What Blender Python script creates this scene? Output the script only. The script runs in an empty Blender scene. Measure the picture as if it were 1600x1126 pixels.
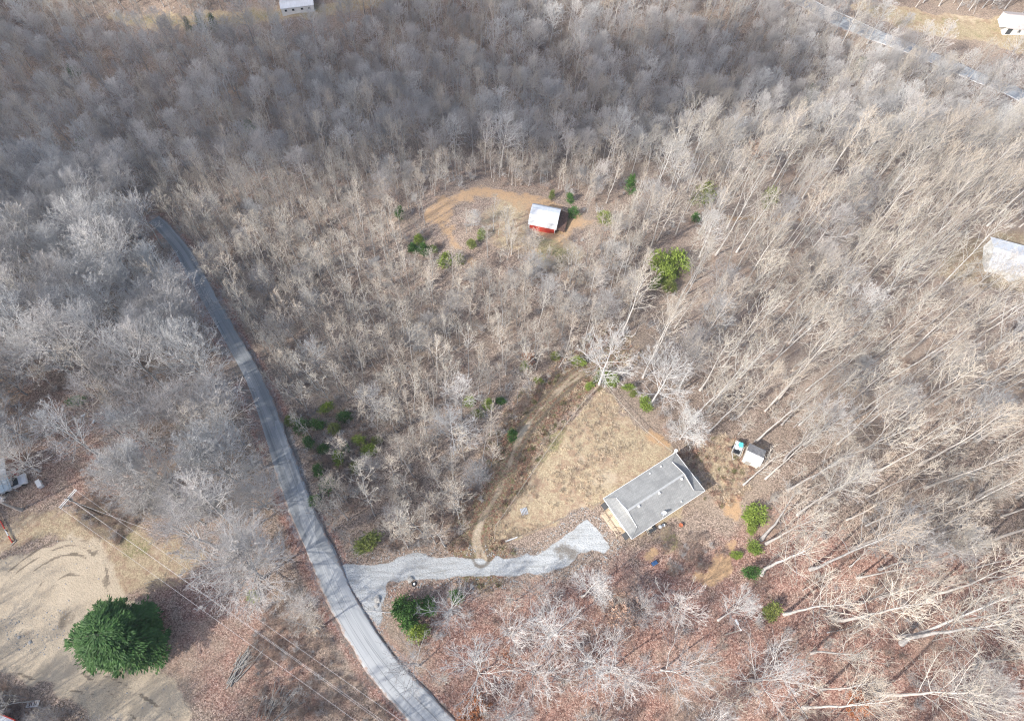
import bpy, math, random
import numpy as np
from mathutils import Matrix, Vector
random.seed(7)
RNG = np.random.default_rng(7)
R = math.radians
scene = bpy.context.scene
COL = scene.collection

# ---------------------------------------------------------------- camera, light, exposure
CAM_H, PITCH, FPX, CX, CY, PW, PH = 118.0, R(64.0), 1110.0, 762.0, 563.0, 1600.0, 1126.0
cam_data = bpy.data.cameras.new('camera')
cam = bpy.data.objects.new('camera', cam_data)
COL.objects.link(cam)
cam.location = (0, 0, CAM_H)
cam.rotation_euler = (math.pi / 2 - PITCH, 0, 0)
cam_data.sensor_width = 36.0
cam_data.lens = 36.0 * FPX / PW
cam_data.shift_x = (PW / 2 - CX) / PW
cam_data.clip_start = 0.5
cam_data.clip_end = 9000.0
scene.camera = cam

SUN_EL, SUN_AZ = R(39.0), math.atan2(-0.81, -0.585)      # azimuth clockwise from +Y
world = bpy.data.worlds.new('World')
scene.world = world
world.use_nodes = True
wn = world.node_tree.nodes
wl = world.node_tree.links
wn.clear()
sky = wn.new('ShaderNodeTexSky')
sky.sky_type = 'NISHITA'
sky.sun_disc = False
sky.sun_elevation = SUN_EL
sky.sun_rotation = SUN_AZ % (2 * math.pi)
sky.dust_density = 2.5
bg = wn.new('ShaderNodeBackground')
bg.inputs['Strength'].default_value = 0.135
wo = wn.new('ShaderNodeOutputWorld')
wl.new(sky.outputs[0], bg.inputs['Color'])
wl.new(bg.outputs[0], wo.inputs['Surface'])

sun_data = bpy.data.lights.new('sun', 'SUN')
sun = bpy.data.objects.new('sun', sun_data)
COL.objects.link(sun)
sun_data.energy = 3.15
sun_data.angle = R(1.3)
sun_data.color = (1.0, 0.965, 0.92)
sdir = Vector((math.sin(SUN_AZ) * math.cos(SUN_EL), math.cos(SUN_AZ) * math.cos(SUN_EL), math.sin(SUN_EL)))
sun.rotation_euler = sdir.to_track_quat('Z', 'Y').to_euler()
sun.location = (-60, -60, 200)

scene.view_settings.view_transform = 'Standard'
scene.view_settings.look = 'None'
scene.view_settings.exposure = 1.15
scene.cycles.use_denoising = True
scene.cycles.denoiser = 'OPENIMAGEDENOISE'
scene.cycles.denoising_prefilter = 'NONE'
scene.cycles.denoising_input_passes = 'RGB_ALBEDO_NORMAL'
scene.cycles.use_adaptive_sampling = False
scene.cycles.filter_width = 1.15
scene.cycles.sample_clamp_indirect = 2.0
scene.view_settings.gamma = 1.0
scene.view_settings.use_curve_mapping = False

# ---------------------------------------------------------------- helpers: camera rays, terrain
SP, CP = math.sin(PITCH), math.cos(PITCH)

def ray(px, py):
    a = (px - CX) / FPX
    b = -(py - CY) / FPX
    return np.array([a, CP + b * SP, -SP + b * CP])

def plane_pt(px, py, z):
    d = ray(px, py)
    t = (z - CAM_H) / d[2]
    return d[0] * t, d[1] * t

CTRL = [  # photo pixel, height of the ground there
    (1022, 775, 0), (900, 700, -.5), (940, 605, -3), (1140, 720, -.6), (780, 860, 0), (680, 1100, 0), (555, 905, 0.0),
    (150, 900, .5), (20, 1000, .5), (200, 1110, .5), (20, 760, 0), (300, 900, .3), (1180, 880, 0), (1000, 1000, .5), (1300, 1100, 1.5),
    (1590, 1100, 3), (1590, 850, 1.5), (1400, 750, 0), (1590, 600, -3), (1570, 410, -9), (1300, 520, -9), (1100, 450, -13),
    (1100, 600, -6), (850, 345, -21), (720, 310, -22), (700, 480, -17), (600, 620, -9), (650, 760, -4), (455, 745, -2), (405, 610, -8),
    (335, 480, -18), (275, 370, -32), (150, 520, -10), (20, 620, -3), (30, 430, -24), (100, 300, -46), (400, 330, -29), (560, 300, -26),
    (1000, 300, -22), (1250, 330, -22), (1500, 250, -34), (1590, 150, -48), (1400, 60, -52), (1590, 40, -52), (1100, 130, -50), (850, 130, -50),
    (600, 120, -54), (300, 150, -56), (20, 120, -60), (20, 10, -54), (480, 15, -48), (800, 10, -48), (1100, 10, -50), (850, 215, -38),
    (600, 210, -40), (1150, 215, -36)]

def _tps_setup():
    pts, zs = [], []
    for px, py, z in CTRL:
        pts.append(plane_pt(px, py, z)); zs.append(z)
    pts = np.array(pts); zs = np.array(zs, float)
    n = len(pts)
    d = np.hypot(pts[:, None, 0] - pts[None, :, 0], pts[:, None, 1] - pts[None, :, 1])
    K = np.where(d > 0, d * d * np.log(d + 1e-9), 0) + np.eye(n) * 120.0
    P = np.c_[np.ones(n), pts]
    A = np.zeros((n + 3, n + 3)); A[:n, :n] = K; A[:n, n:] = P; A[n:, :n] = P.T
    w = np.linalg.solve(A, np.r_[zs, 0, 0, 0])
    return pts, w
_TP, _TW = _tps_setup()
GX0, GY0, GST = -280.0, -70.0, 2.0
_gx = np.arange(GX0, 301, GST); _gy = np.arange(GY0, 361, GST)

def hash01(ix, iy, s):
    h = (ix.astype(np.int64) * 374761393 + iy.astype(np.int64) * 668265263 + s * 974634777) & 0x7fffffff
    h = ((h ^ (h >> 13)) * 1274126177) & 0x7fffffff
    return ((h ^ (h >> 16)) & 0xffff) / 65535.0

def vnoise(x, y, sc, s=0):
    x = np.asarray(x, float) / sc; y = np.asarray(y, float) / sc
    ix = np.floor(x); iy = np.floor(y); fx = x - ix; fy = y - iy
    fx = fx * fx * (3 - 2 * fx); fy = fy * fy * (3 - 2 * fy)
    a = hash01(ix, iy, s); b = hash01(ix + 1, iy, s); c = hash01(ix, iy + 1, s); d = hash01(ix + 1, iy + 1, s)
    return (a * (1 - fx) + b * fx) * (1 - fy) + (c * (1 - fx) + d * fx) * fy

def fbm(x, y, sc, s=0, o=3):
    v = 0; a = .5; t = 0
    for k in range(o):
        v = v + a * vnoise(x, y, sc / 2 ** k, s + k * 17); t += a; a *= .5
    return v / t

def _grid_heights():
    X, Y = np.meshgrid(_gx, _gy, indexing='ij')
    Z = _TW[-3] + _TW[-2] * X + _TW[-1] * Y
    for (px, py), w in zip(_TP, _TW[:-3]):
        d2 = (X - px) ** 2 + (Y - py) ** 2
        Z += w * .5 * d2 * np.log(d2 + 1e-9)
    Z = np.clip(Z, -75, 9)
    rough = np.clip((Y - 45) / 40, 0, 1)
    Z += (fbm(X, Y, 34, 3) - .5) * 5.0 * rough
    return Z
_GZ = _grid_heights()

def T(x, y):
    x = np.asarray(x, float); y = np.asarray(y, float)
    u = np.clip((x - GX0) / GST, 0, len(_gx) - 1.001); v = np.clip((y - GY0) / GST, 0, len(_gy) - 1.001)
    i = u.astype(int); j = v.astype(int); fu = u - i; fv = v - j
    z = (_GZ[i, j] * (1 - fu) + _GZ[i + 1, j] * fu) * (1 - fv) + (_GZ[i, j + 1] * (1 - fu) + _GZ[i + 1, j + 1] * fu) * fv
    return z

def at(px, py, h=0.0):
    """world point on the ground (plus height h) behind a photo pixel"""
    z = 0.0
    for k in range(60):
        x, y = plane_pt(px, py, z + h)
        z = .5 * z + .5 * float(T(x, y))
    return Vector((x, y, float(T(x, y)) + h))

def proj(x, y, z):
    """photo pixel of world points (for choosing what grows where)"""
    dz = np.asarray(z) - CAM_H
    dep = np.asarray(y) * CP - dz * SP
    upc = np.asarray(y) * SP + dz * CP
    return CX + FPX * np.asarray(x) / dep, CY - FPX * upc / dep, dep

def wpoly(pts):
    return np.array([at(*p)[:2] for p in pts])

def sdist(x, y, poly):
    """signed distance to a closed polygon, positive inside"""
    x = np.asarray(x, float); y = np.asarray(y, float)
    d2 = np.full(x.shape, 1e18); ins = np.zeros(x.shape, bool)
    n = len(poly)
    for k in range(n):
        ax, ay = poly[k]; bx, by = poly[(k + 1) % n]
        ex, ey = bx - ax, by - ay
        t = np.clip(((x - ax) * ex + (y - ay) * ey) / (ex * ex + ey * ey + 1e-12), 0, 1)
        d2 = np.minimum(d2, (x - ax - t * ex) ** 2 + (y - ay - t * ey) ** 2)
        if abs(by - ay) > 1e-9:
            ins ^= ((ay > y) != (by > y)) & (x < ax + (y - ay) / (by - ay) * ex)
    return np.sqrt(d2) * np.where(ins, 1, -1)

def ldist(x, y, line):
    x = np.asarray(x, float); y = np.asarray(y, float)
    d2 = np.full(x.shape, 1e18)
    for k in range(len(line) - 1):
        ax, ay = line[k]; bx, by = line[k + 1]
        ex, ey = bx - ax, by - ay
        t = np.clip(((x - ax) * ex + (y - ay) * ey) / (ex * ex + ey * ey + 1e-12), 0, 1)
        d2 = np.minimum(d2, (x - ax - t * ex) ** 2 + (y - ay - t * ey) ** 2)
    return np.sqrt(d2)

def inpx(px, py, poly):
    return sdist(px, py, np.array(poly, float)) > 0

def sstep(a, b, v):
    t = np.clip((v - a) / (b - a), 0, 1)
    return t * t * (3 - 2 * t)

def smooth_line(pts, step=0.6):
    """Catmull-Rom through world points, resampled"""
    p = np.array(pts, float); p = np.vstack([2 * p[0] - p[1], p, 2 * p[-1] - p[-2]])
    out = []
    for k in range(1, len(p) - 2):
        n = max(2, int(np.linalg.norm(p[k + 1] - p[k]) / step))
        for j in range(n):
            t = j / n
            out.append(.5 * ((2 * p[k]) + (-p[k - 1] + p[k + 1]) * t + (2 * p[k - 1] - 5 * p[k] + 4 * p[k + 1] - p[k + 2]) * t * t
                             + (-p[k - 1] + 3 * p[k] - 3 * p[k + 1] + p[k + 2]) * t ** 3))
    out.append(p[-2])
    return np.array(out)

# ---------------------------------------------------------------- helpers: materials
def mat_new(name):
    m = bpy.data.materials.new(name); m.use_nodes = True
    nt = m.node_tree
    b = nt.nodes['Principled BSDF']
    b.inputs['Specular IOR Level'].default_value = 0.25
    return m, nt, b

class NT:
    def __init__(s, nt): s.nt = nt
    def n(s, t, **kw):
        o = s.nt.nodes.new(t)
        for k, v in kw.items(): setattr(o, k, v)
        return o
    def link(s, a, b): s.nt.links.new(a, b)
    def put(s, sock, v):
        if hasattr(v, 'is_linked') or isinstance(v, bpy.types.NodeSocket): s.link(v, sock)
        elif isinstance(v, (tuple, list)) and len(v) == 3 and sock.type == 'RGBA': sock.default_value = (*v, 1)
        else: sock.default_value = v
    def math(s, op, a, b=None, c=None, clamp=False):
        o = s.n('ShaderNodeMath', operation=op, use_clamp=clamp)
        s.put(o.inputs[0], a)
        if b is not None: s.put(o.inputs[1], b)
        if c is not None: s.put(o.inputs[2], c)
        return o.outputs[0]
    def mix(s, f, a, b, blend='MIX'):
        o = s.n('ShaderNodeMix', data_type='RGBA', blend_type=blend)
        s.put(o.inputs[0], f); s.put(o.inputs[6], a); s.put(o.inputs[7], b)
        return o.outputs[2]
    def noise(s, vec, scale, detail=3, rough=.6, dist=0.0):
        o = s.n('ShaderNodeTexNoise')
        s.put(o.inputs['Vector'], vec)
        o.inputs['Scale'].default_value = scale; o.inputs['Detail'].default_value = detail
        o.inputs['Roughness'].default_value = rough; o.inputs['Distortion'].default_value = dist
        return o.outputs['Fac']
    def voro(s, vec, scale):
        o = s.n('ShaderNodeTexVoronoi'); s.put(o.inputs['Vector'], vec); o.inputs['Scale'].default_value = scale
        return o
    def range(s, v, a, b, c=0.0, d=1.0, smooth=True):
        o = s.n('ShaderNodeMapRange', interpolation_type='SMOOTHSTEP' if smooth else 'LINEAR')
        s.put(o.inputs[0], v); o.inputs[1].default_value = a; o.inputs[2].default_value = b
        o.inputs[3].default_value = c; o.inputs[4].default_value = d
        return o.outputs[0]
    def attr(s, name):
        return s.n('ShaderNodeAttribute', attribute_name=name)
    def pos(s): return s.n('ShaderNodeNewGeometry').outputs['Position']
    def obj(s): return s.n('ShaderNodeTexCoord').outputs['Object']
    def rnd(s): return s.n('ShaderNodeObjectInfo').outputs['Random']
    def bump(s, h, strength, dist, b):
        o = s.n('ShaderNodeBump'); o.inputs['Strength'].default_value = strength; o.inputs['Distance'].default_value = dist
        s.put(o.inputs['Height'], h); s.link(o.outputs[0], b.inputs['Normal'])

def simple(name, col, rough=.7, var=.25, scale=3.0, metal=0.0, dirt=None):
    """painted, wooden or metal surface with grain and weathering"""
    m, nt, b = mat_new(name); g = NT(nt)
    f = g.noise(g.obj(), scale, 5, .65)
    lo = tuple(c * (1 - var) for c in col); hi = tuple(min(1, c * (1 + var)) for c in col)
    c = g.mix(g.range(f, .3, .7), lo, hi)
    if dirt:
        c = g.mix(g.math('MULTIPLY', g.range(g.noise(g.obj(), scale * .35, 6, .7), .48, .75), dirt[1]), c, dirt[0])
    g.link(c, b.inputs['Base Color']); b.inputs['Roughness'].default_value = rough; b.inputs['Metallic'].default_value = metal
    return m

def ground_material():
    m, nt, b = mat_new('leafy_ground'); g = NT(nt)
    P = g.pos()
    n_big = g.noise(P, .05, 4, .6); n_mid = g.noise(P, .35, 4, .65); n_fine = g.noise(P, 2.2, 4, .7)
    vo = g.voro(P, 5.5); vo2 = g.voro(P, 11.0)
    spk = g.n('ShaderNodeSeparateColor'); g.link(vo.outputs['Color'], spk.inputs[0])
    spk2 = g.n('ShaderNodeSeparateColor'); g.link(vo2.outputs['Color'], spk2.inputs[0])
    A = {k: g.attr(k).outputs['Fac'] for k in ('red', 'dry', 'green', 'sand', 'gravel', 'clay', 'mud_shade', 'weed', 'pale')}
    def mk(a, k=.9, lo=.38, hi=.62):
        v = g.math('ADD', a, g.math('MULTIPLY', g.math('SUBTRACT', g.math('ADD', g.math('MULTIPLY', n_mid, .45), g.math('MULTIPLY', n_fine, .55)), .5), k))
        return g.range(v, lo, hi)
    # leaf litter: brown grey to russet, single leaves as speckle
    brown = g.mix(spk.outputs[0], (.12, .09, .069), (.39, .305, .24))
    russet = g.mix(spk.outputs[0], (.135, .066, .052), (.40, .24, .187))
    lit = g.mix(g.range(g.math('ADD', A['red'], g.math('MULTIPLY', g.math('SUBTRACT', n_mid, .5), 1.3)), .2, .95), brown, russet)
    lit = g.mix(g.range(spk2.outputs[1], .9, .96), lit, (.55, .42, .35))
    lit = g.mix(g.math('MULTIPLY', g.range(n_fine, .56, .72), .6), lit, (.11, .082, .066))
    lit = g.mix(g.math('MULTIPLY', g.range(n_big, .48, .68), .45), lit, (.36, .29, .215))
    lit = g.mix(g.math('MULTIPLY', mk(A['pale'], 1.0, .3, .8), .7), lit, g.mix(spk.outputs[1], (.33, .245, .19), (.52, .415, .335)))
    # weeds
    weed = g.mix(spk.outputs[1], (.10, .075, .05), (.33, .265, .17))
    weed = g.mix(g.math('MULTIPLY', g.range(n_fine, .45, .62), .8), weed, (.235, .11, .08))
    weed = g.mix(g.math('MULTIPLY', g.range(g.noise(P, 1.3, 5, .7), .52, .66), .7), weed, (.15, .15, .065))
    c = g.mix(mk(A['weed'], 1.0), lit, weed)
    dry = g.mix(spk.outputs[1], (.29, .225, .145), (.48, .39, .26))
    n_l = g.noise(P, .16, 5, .7); n_l2 = g.noise(P, .8, 5, .75)
    dry = g.mix(g.math('MULTIPLY', g.range(g.math('ADD', n_l2, g.math('MULTIPLY', n_l, .9)), .88, 1.12), .72), dry, (.27, .17, .12))
    dry = g.mix(g.math('MULTIPLY', g.range(n_l, .54, .68), .7), dry, (.55, .455, .32))
    dry = g.mix(g.math('MULTIPLY', g.range(n_l2, .62, .74), .5), dry, (.19, .145, .10))
    c = g.mix(mk(A['dry']), c, dry)
    grn = g.mix(spk.outputs[2], (.10, .105, .045), (.30, .275, .13))
    c = g.mix(mk(A['green'], 1.2, .4, .8), c, grn)
    cl = g.mix(n_fine, (.36, .225, .125), (.52, .36, .215))
    c = g.mix(mk(A['clay'], .9), c, cl)
    sand = g.mix(n_mid, (.39, .315, .225), (.56, .47, .35))
    sand = g.mix(g.math('MULTIPLY', g.range(g.noise(P, 5.0, 5, .75), .55, .75), .5), sand, (.27, .205, .14))
    c = g.mix(mk(A['sand'], .55), c, sand)
    gr = g.mix(spk2.outputs[0], (.33, .338, .335), (.48, .49, .485))
    mpg = g.n('ShaderNodeMapping'); g.link(P, mpg.inputs[0]); mpg.inputs['Rotation'].default_value = (0, 0, -.12); mpg.inputs['Scale'].default_value = (.16, 1.1, 1)
    stk = g.noise(mpg.outputs[0], 1.3, 6, .75, .6)
    gr = g.mix(g.math('MULTIPLY', g.range(stk, .50, .66), .65), gr, (.25, .245, .225))
    gr = g.mix(g.math('MULTIPLY', g.range(stk, .50, .36), .6), gr, (.52, .53, .525))
    gr = g.mix(g.math('MULTIPLY', g.range(n_l2, .58, .74), .6), gr, (.30, .26, .20))
    c = g.mix(mk(A['gravel'], .6), c, gr)
    mud_shade = g.mix(n_fine, (.085, .068, .05), (.20, .165, .125))  # one dark tone for mud, ruts and the painted house shadow
    c = g.mix(g.math('MULTIPLY', mk(A['mud_shade'], .8), .8), c, mud_shade)
    g.link(c, b.inputs['Base Color'])
    b.inputs['Roughness'].default_value = .95
    b.inputs['Specular IOR Level'].default_value = .1
    g.bump(g.math('ADD', g.math('MULTIPLY', spk.outputs[0], .6), n_fine), .9, .12, b)
    return m

def asphalt_material():
    m, nt, b = mat_new('worn_asphalt'); g = NT(nt)
    ac = g.attr('across').outputs['Fac']; al = g.attr('along').outputs['Fac']
    v = g.n('ShaderNodeCombineXYZ'); g.link(g.math('MULTIPLY', ac, 2.6), v.inputs[0]); g.link(g.math('MULTIPLY', al, .03), v.inputs[1])
    streak = g.noise(v.outputs[0], 1.6, 5, .6)
    P = g.pos()
    fine = g.noise(P, 7, 5, .75); mid = g.noise(P, .5, 4, .6)
    a = g.math('ABSOLUTE', ac)
    c = g.mix(g.range(streak, .36, .64), (.33, .342, .345), (.43, .44, .44))
    # far part of the road darker overall, most in the wheel paths
    far_dark = g.attr('far_dark').outputs['Fac']
    c = g.mix(g.math('MULTIPLY', far_dark, .62), c, (.15, .158, .165))
    wp = g.math('MULTIPLY', g.range(g.math('ABSOLUTE', g.math('SUBTRACT', a, .45)), .0, .28, 1, 0), far_dark)
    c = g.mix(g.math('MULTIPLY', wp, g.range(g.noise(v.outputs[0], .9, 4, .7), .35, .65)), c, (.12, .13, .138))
    c = g.mix(g.math('MULTIPLY', g.range(g.noise(v.outputs[0], 2.0, 3, .5), .60, .66), .6), c, (.21, .22, .225))
    c = g.mix(g.math('MULTIPLY', g.range(fine, .42, .7), .45), c, (.38, .385, .38))
    v2 = g.n('ShaderNodeCombineXYZ'); g.link(g.math('MULTIPLY', ac, .7), v2.inputs[0]); g.link(g.math('MULTIPLY', al, .11), v2.inputs[1])
    pv = g.n('ShaderNodeSeparateColor'); g.link(g.voro(v2.outputs[0], 1.3).outputs['Color'], pv.inputs[0])
    c = g.mix(g.math('MULTIPLY', g.range(pv.outputs[0], .74, .76), .45), c, (.20, .207, .21))
    c = g.mix(g.math('MULTIPLY', g.range(pv.outputs[1], .80, .82), .35), c, (.46, .465, .46))
    dv = g.n('ShaderNodeTexVoronoi', feature='DISTANCE_TO_EDGE'); g.link(P, dv.inputs['Vector']); dv.inputs['Scale'].default_value = .45
    c = g.mix(g.math('MULTIPLY', g.range(dv.outputs['Distance'], .0, .035, 1, 0), g.range(mid, .50, .60, 0, .38)), c, (.12, .12, .12))
    # cracks
    w = g.n('ShaderNodeTexWave', wave_type='BANDS', bands_direction='X')
    g.link(v.outputs[0], w.inputs['Vector']); w.inputs['Scale'].default_value = .22; w.inputs['Distortion'].default_value = 5.0
    w.inputs['Detail'].default_value = 4; w.inputs['Detail Scale'].default_value = 1.7
    c = g.mix(g.math('MULTIPLY', g.range(w.outputs['Fac'], .985, .998), .4), c, (.045, .048, .05))
    # broken gravelly edge
    c = g.mix(g.math('MULTIPLY', g.range(g.math('ADD', a, g.math('MULTIPLY', g.math('SUBTRACT', g.noise(P, 1.1, 5, .7), .5), .75)), .84, 1.0), .85), c, (.29, .21, .17))
    g.link(c, b.inputs['Base Color']); b.inputs['Roughness'].default_value = .9; b.inputs['Specular IOR Level'].default_value = .1
    g.bump(fine, .4, .03, b)
    return m

def bark_material(name, lo, hi, warm):
    m, nt, b = mat_new(name); g = NT(nt)
    o = g.obj(); r = g.rnd()
    mp = g.n('ShaderNodeMapping'); g.link(o, mp.inputs[0]); mp.inputs['Scale'].default_value = (1, 1, .25)
    f = g.noise(mp.outputs[0], 3.0, 4, .7)
    c = g.mix(g.range(f, .3, .7), lo, hi)
    c = g.mix(g.math('MULTIPLY', r, .7), c, warm)
    r2 = g.math('FRACT', g.math('MULTIPLY', r, 7.31))
    c = g.mix(1.0, c, g.mix(r2, (.68, .68, .70), (1.2, 1.2, 1.2)), 'MULTIPLY')
    g.link(c, b.inputs['Base Color']); b.inputs['Roughness'].default_value = .85
    b.inputs['Specular IOR Level'].default_value = .15
    return m

def leaf_material(name, lo, hi, trans=True):
    m, nt, b = mat_new(name); g = NT(nt)
    v = g.n('ShaderNodeSeparateColor'); g.link(g.voro(g.obj(), .9).outputs['Color'], v.inputs[0])
    f = g.math('ADD', g.math('MULTIPLY', v.outputs[0], .5), g.math('MULTIPLY', g.noise(g.obj(), 1.1, 4, .7), .6))
    c = g.mix(f, lo, hi)
    c = g.mix(1.0, c, g.mix(g.rnd(), (.75, .78, .75), (1.2, 1.15, 1.1)), 'MULTIPLY')
    g.link(c, b.inputs['Base Color']); b.inputs['Roughness'].default_value = .6
    return m

def shingle_material():
    m, nt, b = mat_new('grey_shingles'); g = NT(nt)
    o = g.obj()
    br = g.n('ShaderNodeTexBrick'); g.link(o, br.inputs['Vector'])
    br.inputs['Scale'].default_value = 1.0; br.inputs['Brick Width'].default_value = .9; br.inputs['Row Height'].default_value = .16
    br.inputs['Mortar Size'].default_value = .012
    br.inputs['Color1'].default_value = (.25, .25, .24, 1); br.inputs['Color2'].default_value = (.315, .315, .30, 1); br.inputs['Mortar'].default_value = (.13, .132, .13, 1)
    mp = g.n('ShaderNodeMapping'); g.link(o, mp.inputs[0]); mp.inputs['Scale'].default_value = (1, .35, 1)
    c = g.mix(g.math('MULTIPLY', g.range(g.noise(mp.outputs[0], .7, 5, .65), .42, .68), .55), br.outputs['Color'], (.165, .165, .162))
    c = g.mix(g.math('MULTIPLY', g.range(g.noise(o, 9, 4, .8), .5, .7), .35), c, (.34, .35, .35))
    g.link(c, b.inputs['Base Color']); b.inputs['Roughness'].default_value = .9
    g.bump(br.outputs['Fac'], .3, .02, b)
    return m

def ribbed_metal(name, col, rust, amount, spacing=.3, metal=.15, rough=.45):
    m, nt, b = mat_new(name); g = NT(nt)
    o = g.obj()
    mp = g.n('ShaderNodeMapping'); g.link(o, mp.inputs[0]); mp.inputs['Scale'].default_value = (1, .25, .25)
    f = g.noise(mp.outputs[0], 2.0, 5, .7)
    c = g.mix(g.range(f, .35, .7), tuple(x * .85 for x in col), col)
    c = g.mix(g.math('MULTIPLY', g.range(g.noise(o, .8, 5, .7), .5, .72), amount), c, rust)
    g.link(c, b.inputs['Base Color']); b.inputs['Roughness'].default_value = rough; b.inputs['Metallic'].default_value = metal
    return m

M = {}
M['ground'] = ground_material()
M['asphalt'] = asphalt_material()
M['bark'] = bark_material('grey_bark', (.27, .262, .25), (.55, .535, .51), (.48, .435, .39))
M['twig'] = bark_material('grey_twigs', (.42, .41, .39), (.61, .60, .58), (.55, .495, .45))
M['tantwig'] = bark_material('tan_twigs', (.40, .365, .307), (.575, .53, .455), (.54, .445, .35))
M['pale'] = bark_material('pale_bark', (.40, .39, .375), (.58, .57, .55), (.52, .49, .455))
M['brush'] = bark_material('brown_brush', (.27, .205, .165), (.48, .40, .335), (.42, .29, .23))
M['cedar'] = leaf_material('dark_evergreen_leaf', (.02, .055, .014), (.085, .18, .042))
M['cedarbright'] = leaf_material('bright_evergreen_leaf', (.09, .14, .022), (.26, .33, .065))
M['olive'] = leaf_material('olive_evergreen_leaf', (.08, .105, .028), (.23, .26, .07))
M['rustleaf'] = leaf_material('rust_leaf', (.20, .075, .035), (.40, .17, .08))
M['peachleaf'] = leaf_material('peach_leaf', (.36, .21, .16), (.62, .42, .33))
M['shingle'] = shingle_material()
M['white'] = simple('white_siding', (.74, .74, .72), .6, .05, 1.5, dirt=((.5, .48, .44), .3))
M['trim'] = simple('white_trim', (.68, .68, .665), .5, .03)
M['black'] = simple('black_plastic', (.018, .02, .024), .5, .3)
M['darkgrey'] = simple('dark_grey_metal', (.06, .065, .07), .5, .3)
M['glass'] = simple('dark_window_glass', (.03, .035, .04), .1, .2)
M['deck'] = simple('bare_deck_wood', (.50, .40, .29), .8, .2, 4)
M['greywood'] = simple('weathered_wood', (.28, .265, .24), .9, .35, 4)
M['polewood'] = simple('pole_wood', (.16, .13, .105), .9, .3, 3)
M['palewood'] = simple('pale_crossarm_wood', (.60, .58, .54), .8, .15, 3)
M['wire'] = simple('wire', (.74, .73, .71), .6, .1)
M['darkwire'] = simple('rusty_wire', (.26, .23, .20), .7, .2)
M['fencewood'] = simple('fence_wood', (.40, .36, .30), .9, .25, 3)
M['redmetal'] = ribbed_metal('red_barn_siding', (.46, .055, .035), (.16, .06, .04), .5, metal=0)
M['tinroof'] = ribbed_metal('galvanised_roof', (.56, .58, .60), (.40, .33, .29), .45)
M['whitemetal'] = ribbed_metal('white_metal_roof', (.72, .73, .74), (.62, .6, .58), .25, metal=0)
M['bluemetal'] = ribbed_metal('blue_grey_metal_roof', (.32, .40, .46), (.2, .24, .27), .3)
M['brownwood'] = simple('brown_barn_wood', (.14, .085, .065), .9, .4, 3)
M['teal'] = simple('teal_plastic', (.10, .50, .52), .5, .2)
M['bluep'] = simple('blue_plastic', (.035, .09, .20), .6, .3)
M['redpaint'] = simple('red_paint', (.45, .05, .035), .6, .2)
M['rubber'] = simple('tyre_rubber', (.02, .02, .021), .8, .3)
M['tarp'] = simple('white_sheet', (.72, .74, .77), .7, .12, 3)
M['terra'] = simple('terracotta', (.42, .14, .07), .8, .2)
M['rock'] = simple('pale_rock', (.33, .32, .30), .9, .3, 3)
M['paint'] = simple('road_paint', (.72, .72, .70), .7, .15, 2)
M['beige'] = simple('beige_siding', (.60, .56, .50), .7, .08)
M['pinkroof'] = simple('pale_shingle_roof', (.44, .39, .365), .9, .12)
M['tan'] = simple('tan_carport_floor', (.22, .19, .16), .95, .3)

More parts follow.
